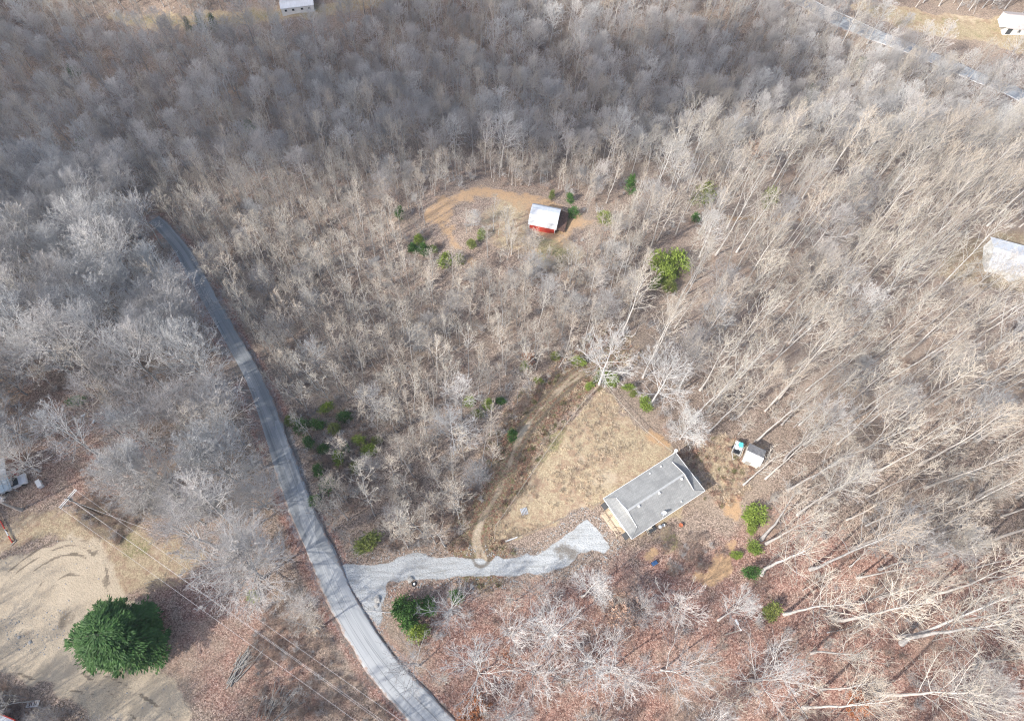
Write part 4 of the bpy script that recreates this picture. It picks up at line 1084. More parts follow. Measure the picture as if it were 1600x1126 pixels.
# ---- the rest of the woods, one mass
def instance_mass(name, meshes, P, idx, rot, scl, label, cat):
    me = bpy.data.meshes.new(name); n = len(P)
    me.vertices.add(n); me.vertices.foreach_set('co', np.asarray(P, np.float32).ravel()); me.update()
    a = me.attributes.new('variant', 'INT', 'POINT'); a.data.foreach_set('value', np.asarray(idx, np.int32))
    a = me.attributes.new('turn', 'FLOAT_VECTOR', 'POINT'); a.data.foreach_set('vector', np.asarray(rot, np.float32).ravel())
    a = me.attributes.new('size', 'FLOAT_VECTOR', 'POINT'); a.data.foreach_set('vector', np.asarray(scl, np.float32).ravel())
    o = bpy.data.objects.new(name, me); COL.objects.link(o)
    ng = bpy.data.node_groups.new(name + '_nodes', 'GeometryNodeTree')
    ng.interface.new_socket('Geometry', in_out='INPUT', socket_type='NodeSocketGeometry')
    ng.interface.new_socket('Geometry', in_out='OUTPUT', socket_type='NodeSocketGeometry')
    N = ng.nodes; L = ng.links
    gi = N.new('NodeGroupInput'); go = N.new('NodeGroupOutput')
    jn = N.new('GeometryNodeJoinGeometry')
    for m in reversed(meshes):                     # join reads its links last to first
        src = bpy.data.objects.new('source_' + m.name, m)
        oi = N.new('GeometryNodeObjectInfo'); oi.inputs['Object'].default_value = src; oi.inputs['As Instance'].default_value = True
        oi.transform_space = 'ORIGINAL'
        L.new(oi.outputs['Geometry'], jn.inputs[0])
    ip = N.new('GeometryNodeInstanceOnPoints'); ip.inputs['Pick Instance'].default_value = True
    L.new(gi.outputs[0], ip.inputs['Points']); L.new(jn.outputs[0], ip.inputs['Instance'])
    def na(nm, t, sock):
        q = N.new('GeometryNodeInputNamedAttribute'); q.data_type = t; q.inputs[0].default_value = nm
        L.new(q.outputs[0], sock)
    na('variant', 'INT', ip.inputs['Instance Index']); na('turn', 'FLOAT_VECTOR', ip.inputs['Rotation']); na('size', 'FLOAT_VECTOR', ip.inputs['Scale'])
    L.new(ip.outputs[0], go.inputs[0])
    md = o.modifiers.new('scatter', 'NODES'); md.node_group = ng
    o['kind'] = 'stuff'; o['label'] = label; o['category'] = cat
    return o

def whole_tree(kind, k):
    tr, cr, H, W = PROTO[kind][k]
    nv = len(tr.vertices)
    def arr(m):
        v = np.zeros(len(m.vertices) * 3, np.float32); m.vertices.foreach_get('co', v)
        f = np.zeros(len(m.loops), np.int32); m.loops.foreach_get('vertex_index', f)
        return v.reshape(-1, 3), f.reshape(-1, 4)
    V, F = joinparts([arr(tr), arr(cr)])
    me = np_mesh(kind + '_whole', V, F); me.materials.append(tr.materials[0]); me.materials.append(cr.materials[0])
    mi = np.r_[np.zeros(len(tr.polygons), np.int32), np.ones(len(cr.polygons), np.int32)]
    me.polygons.foreach_set('material_index', mi)
    return me
WHOLE = {}; WL = []
for kd in ('forest', 'pole', 'broad', 'poplar', 'oak', 'sapling'):
    for k in range(len(PROTO[kd])):
        WHOLE[(kd, k)] = len(WL); WL.append(whole_tree(kd, k))
fi = np.nonzero(far_pts)[0]
idx = [WHOLE[(kind[i], int(i) % len(PROTO[kind[i]]))] for i in fi]
rot = np.c_[rng.normal(0, .03, len(fi)), rng.normal(0, .03, len(fi)), rng.uniform(0, 6.28, len(fi))]
ws = rng.uniform(.9, 1.2, len(fi))
instance_mass('distant_woods', WL, np.c_[x[fi], y[fi], z[fi] - .1], idx, rot, np.c_[sc[fi] * ws, sc[fi] * ws, sc[fi]], 'mass of bare grey woods covering the far slopes', 'woods')
print('trees', len(x), 'single', int(near.sum()) + len(HERO), 'mass', len(fi))
TREES = list(zip(x, y)) 

# ---- saplings
xs_, ys_, zs_, px_, py_, dep_ = scatter(30000, np.random.default_rng(77))
rg = region(px_, py_)
rng = np.random.default_rng(78)
dens = np.choose(rg, [.16, .13, .50, .08, .20])
ok = ~forbidden(xs_, ys_, px_, py_, 0) & (rng.uniform(0, 1, len(xs_)) < dens)
ok &= ~visdrop(xs_, ys_, zs_, px_, py_, np.full(len(xs_), 9.0), rng, 0)
xs_, ys_, zs_, px_, py_, dep_, rg = (a[ok] for a in (xs_, ys_, zs_, px_, py_, dep_, rg))
keep = poisson(xs_, ys_, np.full(len(xs_), 1.7), [(a, b, w * .25) for a, b, w in HERO])
xs_, ys_, zs_, px_, py_, dep_, rg = (a[keep] for a in (xs_, ys_, zs_, px_, py_, dep_, rg))
ss = rng.uniform(.55, 1.25, len(xs_))
inv = (px_ > 0) & (px_ < 1600) & (py_ > 0) & (py_ < 1126)
order = np.argsort(-np.where(inv, ss / dep_, 0))
nearS = np.zeros(len(xs_), bool); nearS[order[:260]] = True
for i in np.nonzero(nearS)[0]:
    lab = ('short' if ss[i] < .9 else 'tall') + ' slender bare sapling ' + where_is(px_[i], py_[i])
    r = place_tree('sapling', 'sapling', int(i), xs_[i], ys_[i], ss[i], lab, 'sapling', lab, None, random.uniform(.8, 1.3), (random.gauss(0, .06), random.gauss(0, .06)))
fs = np.nonzero(~nearS)[0]
base_i = WHOLE[('sapling', 0)]
instance_mass('distant_saplings', WL[base_i:], np.c_[xs_[fs], ys_[fs], zs_[fs] - .1], [int(i) % 4 for i in fs],
              np.c_[rng.normal(0, .06, len(fs)), rng.normal(0, .06, len(fs)), rng.uniform(0, 6.28, len(fs))], np.c_[ss[fs], ss[fs], ss[fs]], 'thicket of thin bare saplings through the woods', 'saplings')
print('saplings', len(xs_))

# ---- undergrowth
xb, yb, zb, pxb, pyb, depb = scatter(26000, np.random.default_rng(177))
rg = region(pxb, pyb)
rng = np.random.default_rng(178)
dens = np.choose(rg, [.22, .30, .60, .22, .34])
PALEBRUSH = [(190, 780), (240, 765), (340, 770), (350, 800), (300, 812), (235, 812)]
BRUSHY = [[(450, 640), (575, 635), (600, 730), (560, 800), (500, 800)], [(400, 960), (470, 920), (560, 1000), (620, 1126), (380, 1126)], [(100, 790), (150, 760), (215, 815), (185, 850)], [(745, 860), (790, 735), (850, 640), (900, 600), (890, 560), (800, 640), (700, 800), (600, 845), (600, 870)],
          [(1030, 850), (1090, 830), (1130, 860), (1110, 890), (1040, 900)], [(0, 1060), (60, 1080), (140, 1120), (0, 1126)]]
brushy = np.zeros(len(xb), bool)
for p in BRUSHY: brushy |= inpx(pxb, pyb, p)
nog = (ldist(xb, yb, ROAD) < 3.3) | (ldist(xb, yb, TRACK) < 1.5) | (ldist(xb, yb, HWY) < 5.5)
for p in (LAWN, LOT, DRIVE, FIELDTL, FIELDTR): nog |= sdist(xb, yb, p) > -1.0
hb = forbidden(xb, yb, pxb, pyb, 0)
pr = np.where(brushy, .9, np.where(hb, 0.0, dens))
ok = ~nog & (rng.uniform(0, 1, len(xb)) < pr)
xb, yb, zb, rg, br = xb[ok], yb[ok], zb[ok], rg[ok], brushy[ok]
sb = rng.uniform(.35, 1.15, len(xb)) * np.where(br, .75, 1)
xe, ye, ze, pxe, pye, _ = scatter(90000, np.random.default_rng(321), (-95, 60, -12, 75))
be = np.zeros(len(xe), bool)
for p in BRUSHY: be |= inpx(pxe, pye, p)
be &= (ldist(xe, ye, ROAD) > 4.2) & (ldist(xe, ye, TRACK) > 2.6)
for p in (LAWN, LOT, DRIVE): be &= sdist(xe, ye, p) < -1.2
be &= rng.uniform(0, 1, len(xe)) < .20
pb = inpx(pxe, pye, PALEBRUSH) & (rng.uniform(0, 1, len(xe)) < .10)
xb = np.r_[xb, xe[be]]; yb = np.r_[yb, ye[be]]; zb = np.r_[zb, ze[be]]; br = np.r_[br, np.ones(be.sum(), bool)]; sb = np.r_[sb, rng.uniform(.3, .75, be.sum())]
NB = len(xb); xb = np.r_[xb, xe[pb]]; yb = np.r_[yb, ye[pb]]; zb = np.r_[zb, ze[pb]]; br = np.r_[br, np.zeros(pb.sum(), bool)]; sb = np.r_[sb, rng.uniform(.9, 1.9, pb.sum())]
bi = np.where(rng.uniform(0, 1, len(xb)) < np.where(br, .8, .45), rng.integers(0, 3, len(xb)), rng.integers(3, 6, len(xb)))
bi[NB:] = rng.integers(3, 6, len(xb) - NB)
instance_mass('undergrowth', BRUSH, np.c_[xb, yb, zb - .05], bi, np.c_[np.zeros(len(xb)), np.zeros(len(xb)), rng.uniform(0, 6.28, len(xb))],
              np.c_[sb, sb, sb * rng.uniform(.6, 1.1, len(xb))], 'brown bare brush and brambles over the woodland floor', 'undergrowth')
print('brush', len(xb))

# ---- dry grass and weeds standing on lawn and verges
def make_tuft(seed, n, h, w, mat):
    rg_ = np.random.default_rng(seed); a = rg_.uniform(0, 6.28, n); r_ = w * rg_.uniform(0, 1, n) ** .5
    b = np.c_[r_ * np.cos(a), r_ * np.sin(a), np.zeros(n)]; t = b + np.c_[rg_.normal(0, .10, (n, 2)), h * rg_.uniform(.4, 1.1, n)]
    sd_ = np.c_[np.cos(a + 1.5), np.sin(a + 1.5), np.zeros(n)] * .022
    V = np.stack([b - sd_, b + sd_, t + sd_ * .5, t - sd_ * .5], 1).reshape(-1, 3)
    me = np_mesh('tuft', V, np.arange(4 * n).reshape(n, 4)); me.materials.append(mat); return me
M['straw'] = bark_material('straw_blades', (.46, .38, .27), (.64, .55, .41), (.54, .41, .30))
M['redweed'] = bark_material('russet_weed', (.36, .235, .18), (.50, .36, .28), (.42, .26, .19))
M['greenweed'] = bark_material('green_weed', (.12, .135, .05), (.26, .26, .11), (.22, .20, .10))
TUFT = [make_tuft(1, 60, .22, .35, M['straw']), make_tuft(2, 60, .28, .4, M['straw']), make_tuft(3, 60, .35, .35, M['redweed']), make_tuft(4, 60, .3, .4, M['greenweed'])]
xt, yt, zt, pxt, pyt, _ = scatter(120000, np.random.default_rng(640), (-95, 75, -15, 75))
rng = np.random.default_rng(641)
on_l = sdist(xt, yt, LAWN) > .3
td_ = ldist(xt, yt, TRACK); rd_ = ldist(xt, yt, ROAD)
verge = ((td_ > 1.7) & (td_ < 5.5) & ~on_l) | (sdist(xt, yt, GRASSSTRIP) > 0) | (sdist(xt, yt, HOUSECLEAR) > 0)
mot = fbm(xt, yt, 5, 91, 3)
pr = np.where(on_l, .06 + .25 * sstep(.45, .6, mot), np.where(verge, .30, .0))
ok = (rng.uniform(0, 1, len(xt)) < pr) & (rd_ > 3.2) & (td_ > 1.7) & (sdist(xt, yt, DRIVE) < -.4)
hx, hy = at(1022, 775)[:2]
ok &= (np.hypot(xt - hx, yt - hy) > 8.5)
xt, yt, zt, on_l, mot = xt[ok], yt[ok], zt[ok], on_l[ok], mot[ok]
u = rng.uniform(0, 1, len(xt)); ti = np.where(u < .35, 0, np.where(u < .6, 1, np.where(u < .9, 2, 3)))
ti = np.where(on_l & (ti >= 2), 0, ti)
st_ = rng.uniform(.6, 1.5, len(xt))
instance_mass('dry_grass', TUFT, np.c_[xt, yt, zt + .02], ti, np.c_[np.zeros(len(xt)), np.zeros(len(xt)), rng.uniform(0, 6.28, len(xt))], np.c_[st_, st_, st_], 'dry straw grass and russet weeds on the lawn and verges', 'grass')
print('tufts', len(xt))

# ---- loose stones and rubble
def make_stone(seed):
    q = random.Random(seed); m = MB(); k = 6
    prof = [(.6, -.1), (1, .25), (.6, .7), (.1, .8)]
    v = [(a * math.cos(6.2832 * i / k) * q.uniform(.7, 1.3), a * math.sin(6.2832 * i / k) * q.uniform(.7, 1.3), b) for a, b in prof for i in range(k)]
    m.add(v, [(j * k + i, j * k + (i + 1) % k, (j + 1) * k + (i + 1) % k, (j + 1) * k + i) for j in range(3) for i in range(k)] + [tuple(3 * k + i for i in range(k))])
    me = m.mesh('stone'); me.materials.append(M['rock']); return me
STONE = [make_stone(k) for k in range(3)]
xs2, ys2, zs2, px2, py2, _ = scatter(140000, np.random.default_rng(11), (-95, 45, -12, 40))
rng = np.random.default_rng(12)
sdd = sdist(xs2, ys2, DRIVE); sdl = sdist(xs2, ys2, LOT)
pr = np.where((sdd < .3) & (sdd > -1.6), .5, 0) + np.where((sdl > -1) & inpx(px2, py2, [(0, 962), (60, 958), (120, 945), (110, 985), (75, 1020), (10, 1015)]), .22, 0) + np.where(sdl > -.6, .012, 0)
ok = (rng.uniform(0, 1, len(xs2)) < pr) & (ldist(xs2, ys2, ROAD) > 2.3)
xs2, ys2, zs2 = xs2[ok], ys2[ok], zs2[ok]
s2 = .03 + .11 * rng.uniform(0, 1, len(xs2)) ** 3
instance_mass('loose_stones', STONE, np.c_[xs2, ys2, zs2 + .03], rng.integers(0, 3, len(xs2)), np.c_[np.zeros(len(xs2)), np.zeros(len(xs2)), rng.uniform(0, 6.28, len(xs2))], np.c_[s2, s2, s2 * .7], 'small loose stones along the driveway edges and on the sandy lot', 'stones')
print('stones', len(xs2))

# ---------------------------------------------------------------- clouds whose shadows lie on the slopes
def cloud_material(density):
    m = bpy.data.materials.new('cloud_vapour'); m.use_nodes = True; nt = m.node_tree; nt.nodes.clear()
    o = nt.nodes.new('ShaderNodeOutputMaterial'); v = nt.nodes.new('ShaderNodeVolumeScatter')
    v.inputs['Density'].default_value = density; v.inputs['Color'].default_value = (1, 1, 1, 1); v.inputs['Anisotropy'].default_value = .6
    nt.links.new(v.outputs[0], o.inputs['Volume'])
    return m
def cloud(pxs, alt, tmax, density, seed, soft=26.0):
    pts = [at(*q) for q in pxs]
    k = [(alt - p.z) / sdir.z for p in pts]
    poly = np.array([(p.x + sdir.x * q, p.y + sdir.y * q) for p, q in zip(pts, k)])
    st = 5.0
    xs = np.arange(poly[:, 0].min() - 40, poly[:, 0].max() + 40, st); ys = np.arange(poly[:, 1].min() - 40, poly[:, 1].max() + 40, st)
    X, Y = np.meshgrid(xs, ys, indexing='ij')
    h = (sdist(X, Y, poly) + (fbm(X, Y, 60, seed, 4) - .5) * 90) / soft
    h = np.clip(h + .5, 0, 1.6); th = tmax * (1 - np.exp(-1.6 * h)) * (.75 + .5 * fbm(X, Y, 24, seed + 5, 3)); th[h <= 0] = 0
    n, m = X.shape
    low = alt - .25 * th; high = alt + th
    idx = np.arange(n * m).reshape(n, m); up_ = np.where(th > 0, idx + n * m, idx)
    V = np.concatenate([np.stack([X, Y, low], -1).reshape(-1, 3), np.stack([X, Y, high], -1).reshape(-1, 3)])
    keep = (np.maximum.reduce([th[:-1, :-1], th[1:, :-1], th[1:, 1:], th[:-1, 1:]]) > 0)
    def q4(a): return np.stack([a[:-1, :-1], a[1:, :-1], a[1:, 1:], a[:-1, 1:]], -1)[keep]
    F = np.concatenate([q4(idx)[:, ::-1], q4(up_)])
    u_, inv = np.unique(F.ravel(), return_inverse=True)
    me = np_mesh('cloud', V[u_], inv.reshape(-1, 4)); o = obj('cloud', me, cloud_material(density)); o['kind'] = 'structure'
    return o
cloud([(560, 70), (700, 95), (850, 110), (1000, 80), (1150, 70), (1300, 95), (1330, 140), (1200, 175), (1050, 195), (850, 185), (700, 185), (560, 180)], 420, 30, .12, 1)
cloud([(-150, 40), (150, 60), (330, 40), (560, 40), (560, 120), (420, 150), (250, 200), (180, 330), (60, 410), (-150, 430)], 420, 26, .06, 2, 34)
cloud([(-160, 560), (120, 600), (330, 700), (480, 760), (640, 900), (700, 1040), (800, 1230), (-160, 1230)], 420, 24, .011, 3, 40)

# ---------------------------------------------------------------- the house with the grey roof
def build_house():
    zt = 2.75
    A, B, Cc, D = [Vector((*plane_pt(px, py, zt), 0)) for px, py in ((941, 780), (1052.5, 708.5), (1104.5, 764.5), (989.5, 840))]
    ux = ((B - A) + (Cc - D)).normalized(); L = ((B - A).length + (Cc - D).length) / 2
    uy = Vector((-ux.y, ux.x, 0)); Wd = abs(((A - D) + (B - Cc)).dot(uy)) / 2
    c = (A + B + Cc + D) / 4
    r = thing('house', 'single-storey white house with a long grey shingle roof beside the gravel driveway', 'house', (c.x, c.y, float(T(c.x, c.y))), math.atan2(ux.y, ux.x))
    l, w = L / 2, Wd / 2                                    # local x along the ridge, +y is the lawn side
    wl_, ww = l - .45, w - .35
    wall = MB()
    t = .14
    wall.box((0, ww - t / 2, .95), (2 * wl_, t, 3.3)); wall.box((0, -ww + t / 2, .95), (2 * wl_, t, 3.3))
    wall.box((wl_ - t / 2, 0, .95), (t, 2 * ww - 2 * t, 3.3)); wall.box((-wl_ + t / 2, 0, .95), (t, 2 * ww - 2 * t, 3.3))
    wl2 = wall.build('wall', M['white'], r)
    # siding laps
    lap = MB()
    for k in range(12):
        z = .1 + k * .2
        for sy in (-1, 1): lap.box((0, sy * (ww + .008), z), (2 * wl_ + .03, .02, .025))
        for sx in (-1, 1): lap.box((sx * (wl_ + .008), 0, z), (.02, 2 * ww + .03, .025))
    o = lap.build('siding_laps', M['white'], wl2); o['kind'] = 'stuff'
    ze, sk, inset = 2.62, 1.75, 1.05
    rise = 1.45; zk = ze + rise * inset / w; zr = ze + rise
    roof = MB(); g = l - sk
    for sy in (-1, 1):
        roof.slab([(-g, sy * w, ze), (g, sy * w, ze), (g, 0, zr), (-g, 0, zr)], .12)
        for sx in (-1, 1):
            roof.slab([(sx * l, sy * w, ze), (sx * g, sy * w, ze), (sx * g, sy * (w - inset), zk)], .10)
    for sx in (-1, 1):
        roof.slab([(sx * l, -w, ze), (sx * l, w, ze), (sx * g, w - inset, zk), (sx * g, -(w - inset), zk)], .10)
    rf = roof.build('roof', M['shingle'], r)
    for sx in (-1, 1):
        gb = MB()
        n = w - inset
        x0, x1 = sx * (g + .02), sx * (g - .12)
        gb.add([(x0, -n, zk), (x0, n, zk), (x0, 0, zr), (x1, -n, zk), (x1, n, zk), (x1, 0, zr)], [(0, 1, 2), (5, 4, 3), (0, 3, 4, 1), (1, 4, 5, 2), (2, 5, 3, 0)])
        gb.build('gable', M['white'] if sx < 0 else M['beige'], r)
        rk = MB()
        for sy in (-1, 1): rk.tube((sx * (g + .06), sy * n, zk + .05), (sx * (g + .06), 0, zr + .06), .055, None, 4)
        rk.build('rake_trim', M['trim'], rf)
        hp = MB()
        for sy in (-1, 1): hp.tube((sx * (l - .02), sy * (w - .02), ze + .03), (sx * g, sy * n, zk + .04), .05, None, 4)
        hp.build('hip_cap', M['shingle'], rf)
    MB().box((0, 0, zr + .03), (2 * g, .34, .05)).build('ridge_cap', simple('ridge_cap_grey', (.33, .335, .33), .9, .1), rf)
    fs_ = MB()
    for sy in (-1, 1): fs_.box((0, sy * (w + .03), ze - .07), (2 * l + .1, .07, .2))
    for sx in (-1, 1): fs_.box((sx * (l + .03), 0, ze - .07), (.07, 2 * w - .02, .2))
    fs_.build('fascia', M['trim'], r)
    def on_roof(px, py):
        x, y = plane_pt(px, py, 3.4); p = Vector((x, y, 0)) - c
        lx, ly = p.dot(ux), p.dot(uy)
        return lx, ly, ze + rise * (1 - abs(ly) / w)
    for px, py in ((1016, 738.5), (1033.5, 727.5), (1063.5, 750), (1028.5, 772), (997, 792.5), (1065.5, 782.5)):
        lx, ly, lz = on_roof(px, py); big = (px, py) in ((1028.5, 772), (997, 792.5), (1063.5, 750))
        q = .17 if big else .10
        MB().lathe([(q, -.1), (q, .12), (q * 1.35, .14), (q * 1.2, .24), (q * .3, .28)], (lx, ly, lz), 10).build('roof_vent', M['trim'], rf)
    lx, ly, lz = on_roof(1036, 802)
    dish = thing_part = MB()
    dish.tube((lx, ly - .2, lz - .05), (lx, ly - .2, lz + .75), .035).tube((lx - .5, ly - .6, lz - .2), (lx, ly - .2, lz + .6), .02).tube((lx + .5, ly - .6, lz - .2), (lx, ly - .2, lz + .6), .02)
    mast = dish.build('dish_mast', M['trim'], r)
    dm = MB(); k = 16; Rm = Matrix.Translation((lx, ly - .15, lz + .85)) @ Matrix.Rotation(R(-40), 4, 'X')
    prof = [(.04, 0), (.22, .03), (.38, .10), (.46, .16), (.46, .13), (.22, 0), (.04, -.03)]
    v = [Rm @ Vector((a * math.cos(6.2832 * i / k), a * math.sin(6.2832 * i / k), b)) for a, b in prof for i in range(k)]
    dm.add(v, [(j * k + i, j * k + (i + 1) % k, (j + 1) * k + (i + 1) % k, (j + 1) * k + i) for j in range(6) for i in range(k)])
    dm.build('satellite_dish', M['trim'], mast)
    MB().tube((lx, ly - .15, lz + .85), Rm @ Vector((0, -.3, .5)), .02).build('feed_arm', M['darkgrey'], mast)
    # flue at the lawn-side far corner
    MB().lathe([(.17, 0), (.17, 3.1), (.3, 3.15), (.3, 3.4), (.12, 3.5)], (l + .12, w + .15, -.2), 10).build('corner_flue', M['trim'], r)
    # windows and doors
    def window(x, y, z, dx, dy, dz, nm='window'):
        f = MB().box((x, y, z), (dx + .12, dy + .06, dz + .12)).build(nm, M['trim'], r)
        sx = .05 * (1 if x > 0 else -1) if dx < .2 else 0; sy = .05 * (1 if y > 0 else -1) if dy < .2 else 0
        MB().box((x + sx, y + sy, z), (dx, dy, dz)).build('pane' if nm == 'window' else 'panel', M['glass'] if nm == 'window' else M['greywood'], f)
    for x in (-5, -2, 1.5, 4.5): window(x, ww + .01, 1.5, .9, .06, 1.1)
    for x in (-5.6, -.8, 2.4, 5): window(x, -ww - .01, 1.5, .9, .06, 1.1)
    window(-3.6, -ww - .01, 1.05, .9, .06, 2.0, 'door'); window(-wl_ - .01, -1.1, 1.05, .06, .9, 2.0, 'door'); window(-wl_ - .01, .9, 1.5, .06, 1.2, 1.1); window(wl_ + .01, -1.6, 1.05, .06, .9, 2.0, 'door')
    # black awnings on the driveway-side end wall
    for y in (-w + 1.0, w - 1.0):
        MB().slab([(-wl_, y - .55, 1.95), (-wl_, y + .55, 1.95), (-wl_ - 1.15, y + .55, 1.35), (-wl_ - 1.15, y - .55, 1.35)], .05).build('awning', M['black'], r)
        window(-wl_ - .01, y, 1.3, .06, .8, .9)
    # porch of bare boards along the end wall
    fr = MB()
    fr.box((-wl_ - .95, 0, .2), (1.7, 4.3, .12))
    for y in (-2.1, -.7, .7, 2.1): fr.box((-wl_ - 1.75, y, .1), (.1, .1, 1.8))
    fr.box((-wl_ - 1.75, 0, 1.0), (.1, 4.3, .07)); fr.box((-wl_ - .95, 2.12, 1.0), (1.6, .07, .07)); fr.box((-wl_ - .95, -2.12, 1.0), (1.6, .07, .07))
    po = fr.build('porch', M['deck'], r)
    pm = MB().box((0, 0, 0), (1.66, .235, .04)).mesh('plank'); pm.materials.append(M['deck'])
    for k in range(17):
        o = obj('plank', pm, None, po, (-wl_ - .95 + random.uniform(-.03, .03), -2.0 + k * .25, .285))
    bal = MB()
    for k in range(14): bal.box((-wl_ - 1.75, -1.95 + k * .3, .62), (.03, .03, .7))
    o = bal.build('balusters', M['trim'], po); o['kind'] = 'stuff'
    # wooden steps on the near long side
    st = MB()
    for k in range(3): st.box((-3.6, -ww - .35 - k * .32, .55 - k * .2), (1.1, .30, .05))
    for sx in (-.58, .58): st.box((-3.6 + sx, -ww - .7, .45), (.06, 1.2, .10), rx=R(28)).box((-3.6 + sx, -ww - 1.2, .5), (.08, .08, 1.5))
    st.build('steps', M['fencewood'], r)
    MB().box((wl_ + .75, -1.6, .25), (1.4, 1.5, .5)).build('stoop', M['greywood'], r)
    for k in range(2): MB().box((wl_ + 1.55 + k * .28, -1.6, .1 - k * .08), (.26, 1.4, .2)).build('step', M['greywood'], r)
    sk_ = MB()
    sk_.box((0, ww + .02, -.05), (2 * wl_, .03, .6)).box((0, -ww - .02, -.05), (2 * wl_, .03, .6))
    sk_.build('skirting', M['beige'], r)
    return r, c, ux, uy, l, w
HOUSE = build_house()

def small(name, label, cat, px, py, mb, mat, rz=0.0, h=0.0, group=None):
    p = at(px, py); o = mb.build(name, mat, None, (p.x, p.y, p.z + h), rz); tag(o, label, cat, group); return o

# things round the house
small('flower_pot', 'orange clay pot standing on the leaves south-east of the house', 'pot', 1063, 821, MB().lathe([(.22, 0), (.33, .4), (.36, .42), (.36, .5), (.3, .5), (.28, .42), (.05, .4)], k=12), M['terra'])
small('bucket', 'white round bucket beside the long house wall, right of the dark grill', 'bucket', 1036, 821, MB().lathe([(.2, 0), (.26, .42), (.28, .44), (.24, .44), (.05, .3)], k=12), M['trim'])
p = at(1030, 824)
gr = thing('kettle_grill', 'dark round grill with pale lid by the steps along the house wall', 'grill', p, .4)
MB().lathe([(.05, .55), (.25, .6), (.32, .75), (.32, .8)], k=12).build('bowl', M['black'], gr)
MB().lathe([(.33, .8), (.3, .92), (.15, 1.02), (.03, 1.04)], k=12).build('lid', M['tinroof'], gr)
lg = MB()
for a in (0, 2.1, 4.2): lg.tube((.2 * math.cos(a), .2 * math.sin(a), .65), (.34 * math.cos(a), .34 * math.sin(a), 0), .02)
lg.build('legs', M['darkgrey'], gr)
p = at(1022, 880)
tb = thing('storage_tote', 'dark blue plastic tote lying in leaves below the house', 'tote', p, .5)
MB().box((0, 0, .22), (.85, .55, .44)).build('body', M['bluep'], tb); MB().box((0, 0, .46), (.92, .62, .05)).build('lid', M['bluep'], tb)
small('stepping_slab', 'dark grey slab against the near long wall of the house', 'slab', 1018, 827, MB().box((0, 0, .15), (1.3, .8, .3)), M['darkgrey'], .55)

def tyre(px, py, label):
    p = at(px, py); t = thing('tyre', label, 'tyre', (p.x, p.y, p.z), 0)
    m = MB(); k, q = 18, 8
    v = [((.30 + .11 * math.cos(b)) * math.cos(a), (.30 + .11 * math.cos(b)) * math.sin(a), .12 + .11 * math.sin(b)) for a in [6.2832 * i / k for i in range(k)] for b in [6.2832 * j / q for j in range(q)]]
    m.add(v, [(i * q + j, ((i + 1) % k) * q + j, ((i + 1) % k) * q + (j + 1) % q, i * q + (j + 1) % q) for i in range(k) for j in range(q)])
    m.build('rubber_ring', M['rubber'], t); MB().lathe([(.2, .08), (.2, .14), (.1, .15), (.02, .15)], k=12).build('hub', M['trim'], t)
tyre(647, 912, 'black tyre with white middle lying beside the gravel driveway')
def rock(label, px, py, s, mat='rock', group=None):
    m = MB(); k = 8; rg_ = random.Random(px)
    prof = [(.55, 0), (1, .2), (.9, .55), (.45, .8), (.05, .85)]
    v = [(s * a * math.cos(6.2832 * i / k) * rg_.uniform(.75, 1.2), s * a * math.sin(6.2832 * i / k) * rg_.uniform(.75, 1.2), s * b * .8) for a, b in prof for i in range(k)]
    m.add(v, [(j * k + i, j * k + (i + 1) % k, (j + 1) * k + (i + 1) % k, (j + 1) * k + i) for j in range(4) for i in range(k)] + [tuple(4 * k + i for i in range(k))])
    small('rock', label, 'rock', px, py, m, M[mat], group=group)
rock('pale rock at the gravel edge beside the black tyre', 641, 905, .55)
rock('grey boulder at the corner where the driveway meets the road', 590, 936, .6)
rock('small grey stone below the boulder at the driveway corner', 588, 946, .4)
rock('pale stone at the foot of the lawn-side brush near the house', 1077, 676, .45)
rock('white stone on the bare sand left of the big evergreen', 47, 1003, .3)
rock('white stone near the rubble on the sandy lot', 30, 995, .28)

def pallet(px, py, label, rz, mat, n=5, w=1.2, h=.14):
    p = at(px, py); t = thing('pallet', label, 'pallet', p, rz)
    pm = MB().box((0, 0, 0), (w / n * .62, w, .03)).mesh('slat'); pm.materials.append(M[mat])
    for k in range(n): obj('slat', pm, None, t, (-w / 2 + w / n * (k + .5), 0, h))
    b = MB()
    for y in (-.45, 0, .45): b.box((0, y * w, h / 2 - .01), (w, .09, h - .02))
    b.build('bearers', M['greywood'], t)
pallet(819, 799, 'grey slatted pallet lying alone on the dry lawn', .3, 'tinroof')
p = at(53, 1099)
t = thing('slotted_board', 'white board with dark slots lying in the brown weeds at lower left', 'board', p, .12)
MB().prism([(-1.0, -.4), (.8, -.5), (1.0, .45), (-.75, .5)], .25, .31).build('panel', M['trim'], t)
for xx in (-.42, -.17, .22, .47): MB().box((xx, .02, .315), (.14, .5, .02), rz=-.12).build('slot', M['black'] if xx in (-.42, .22) else M['darkgrey'], t)
b = MB()
for xx in (-.6, .6): b.box((xx, 0, .1), (.1, .7, .3))
b.build('bearers', M['greywood'], t)

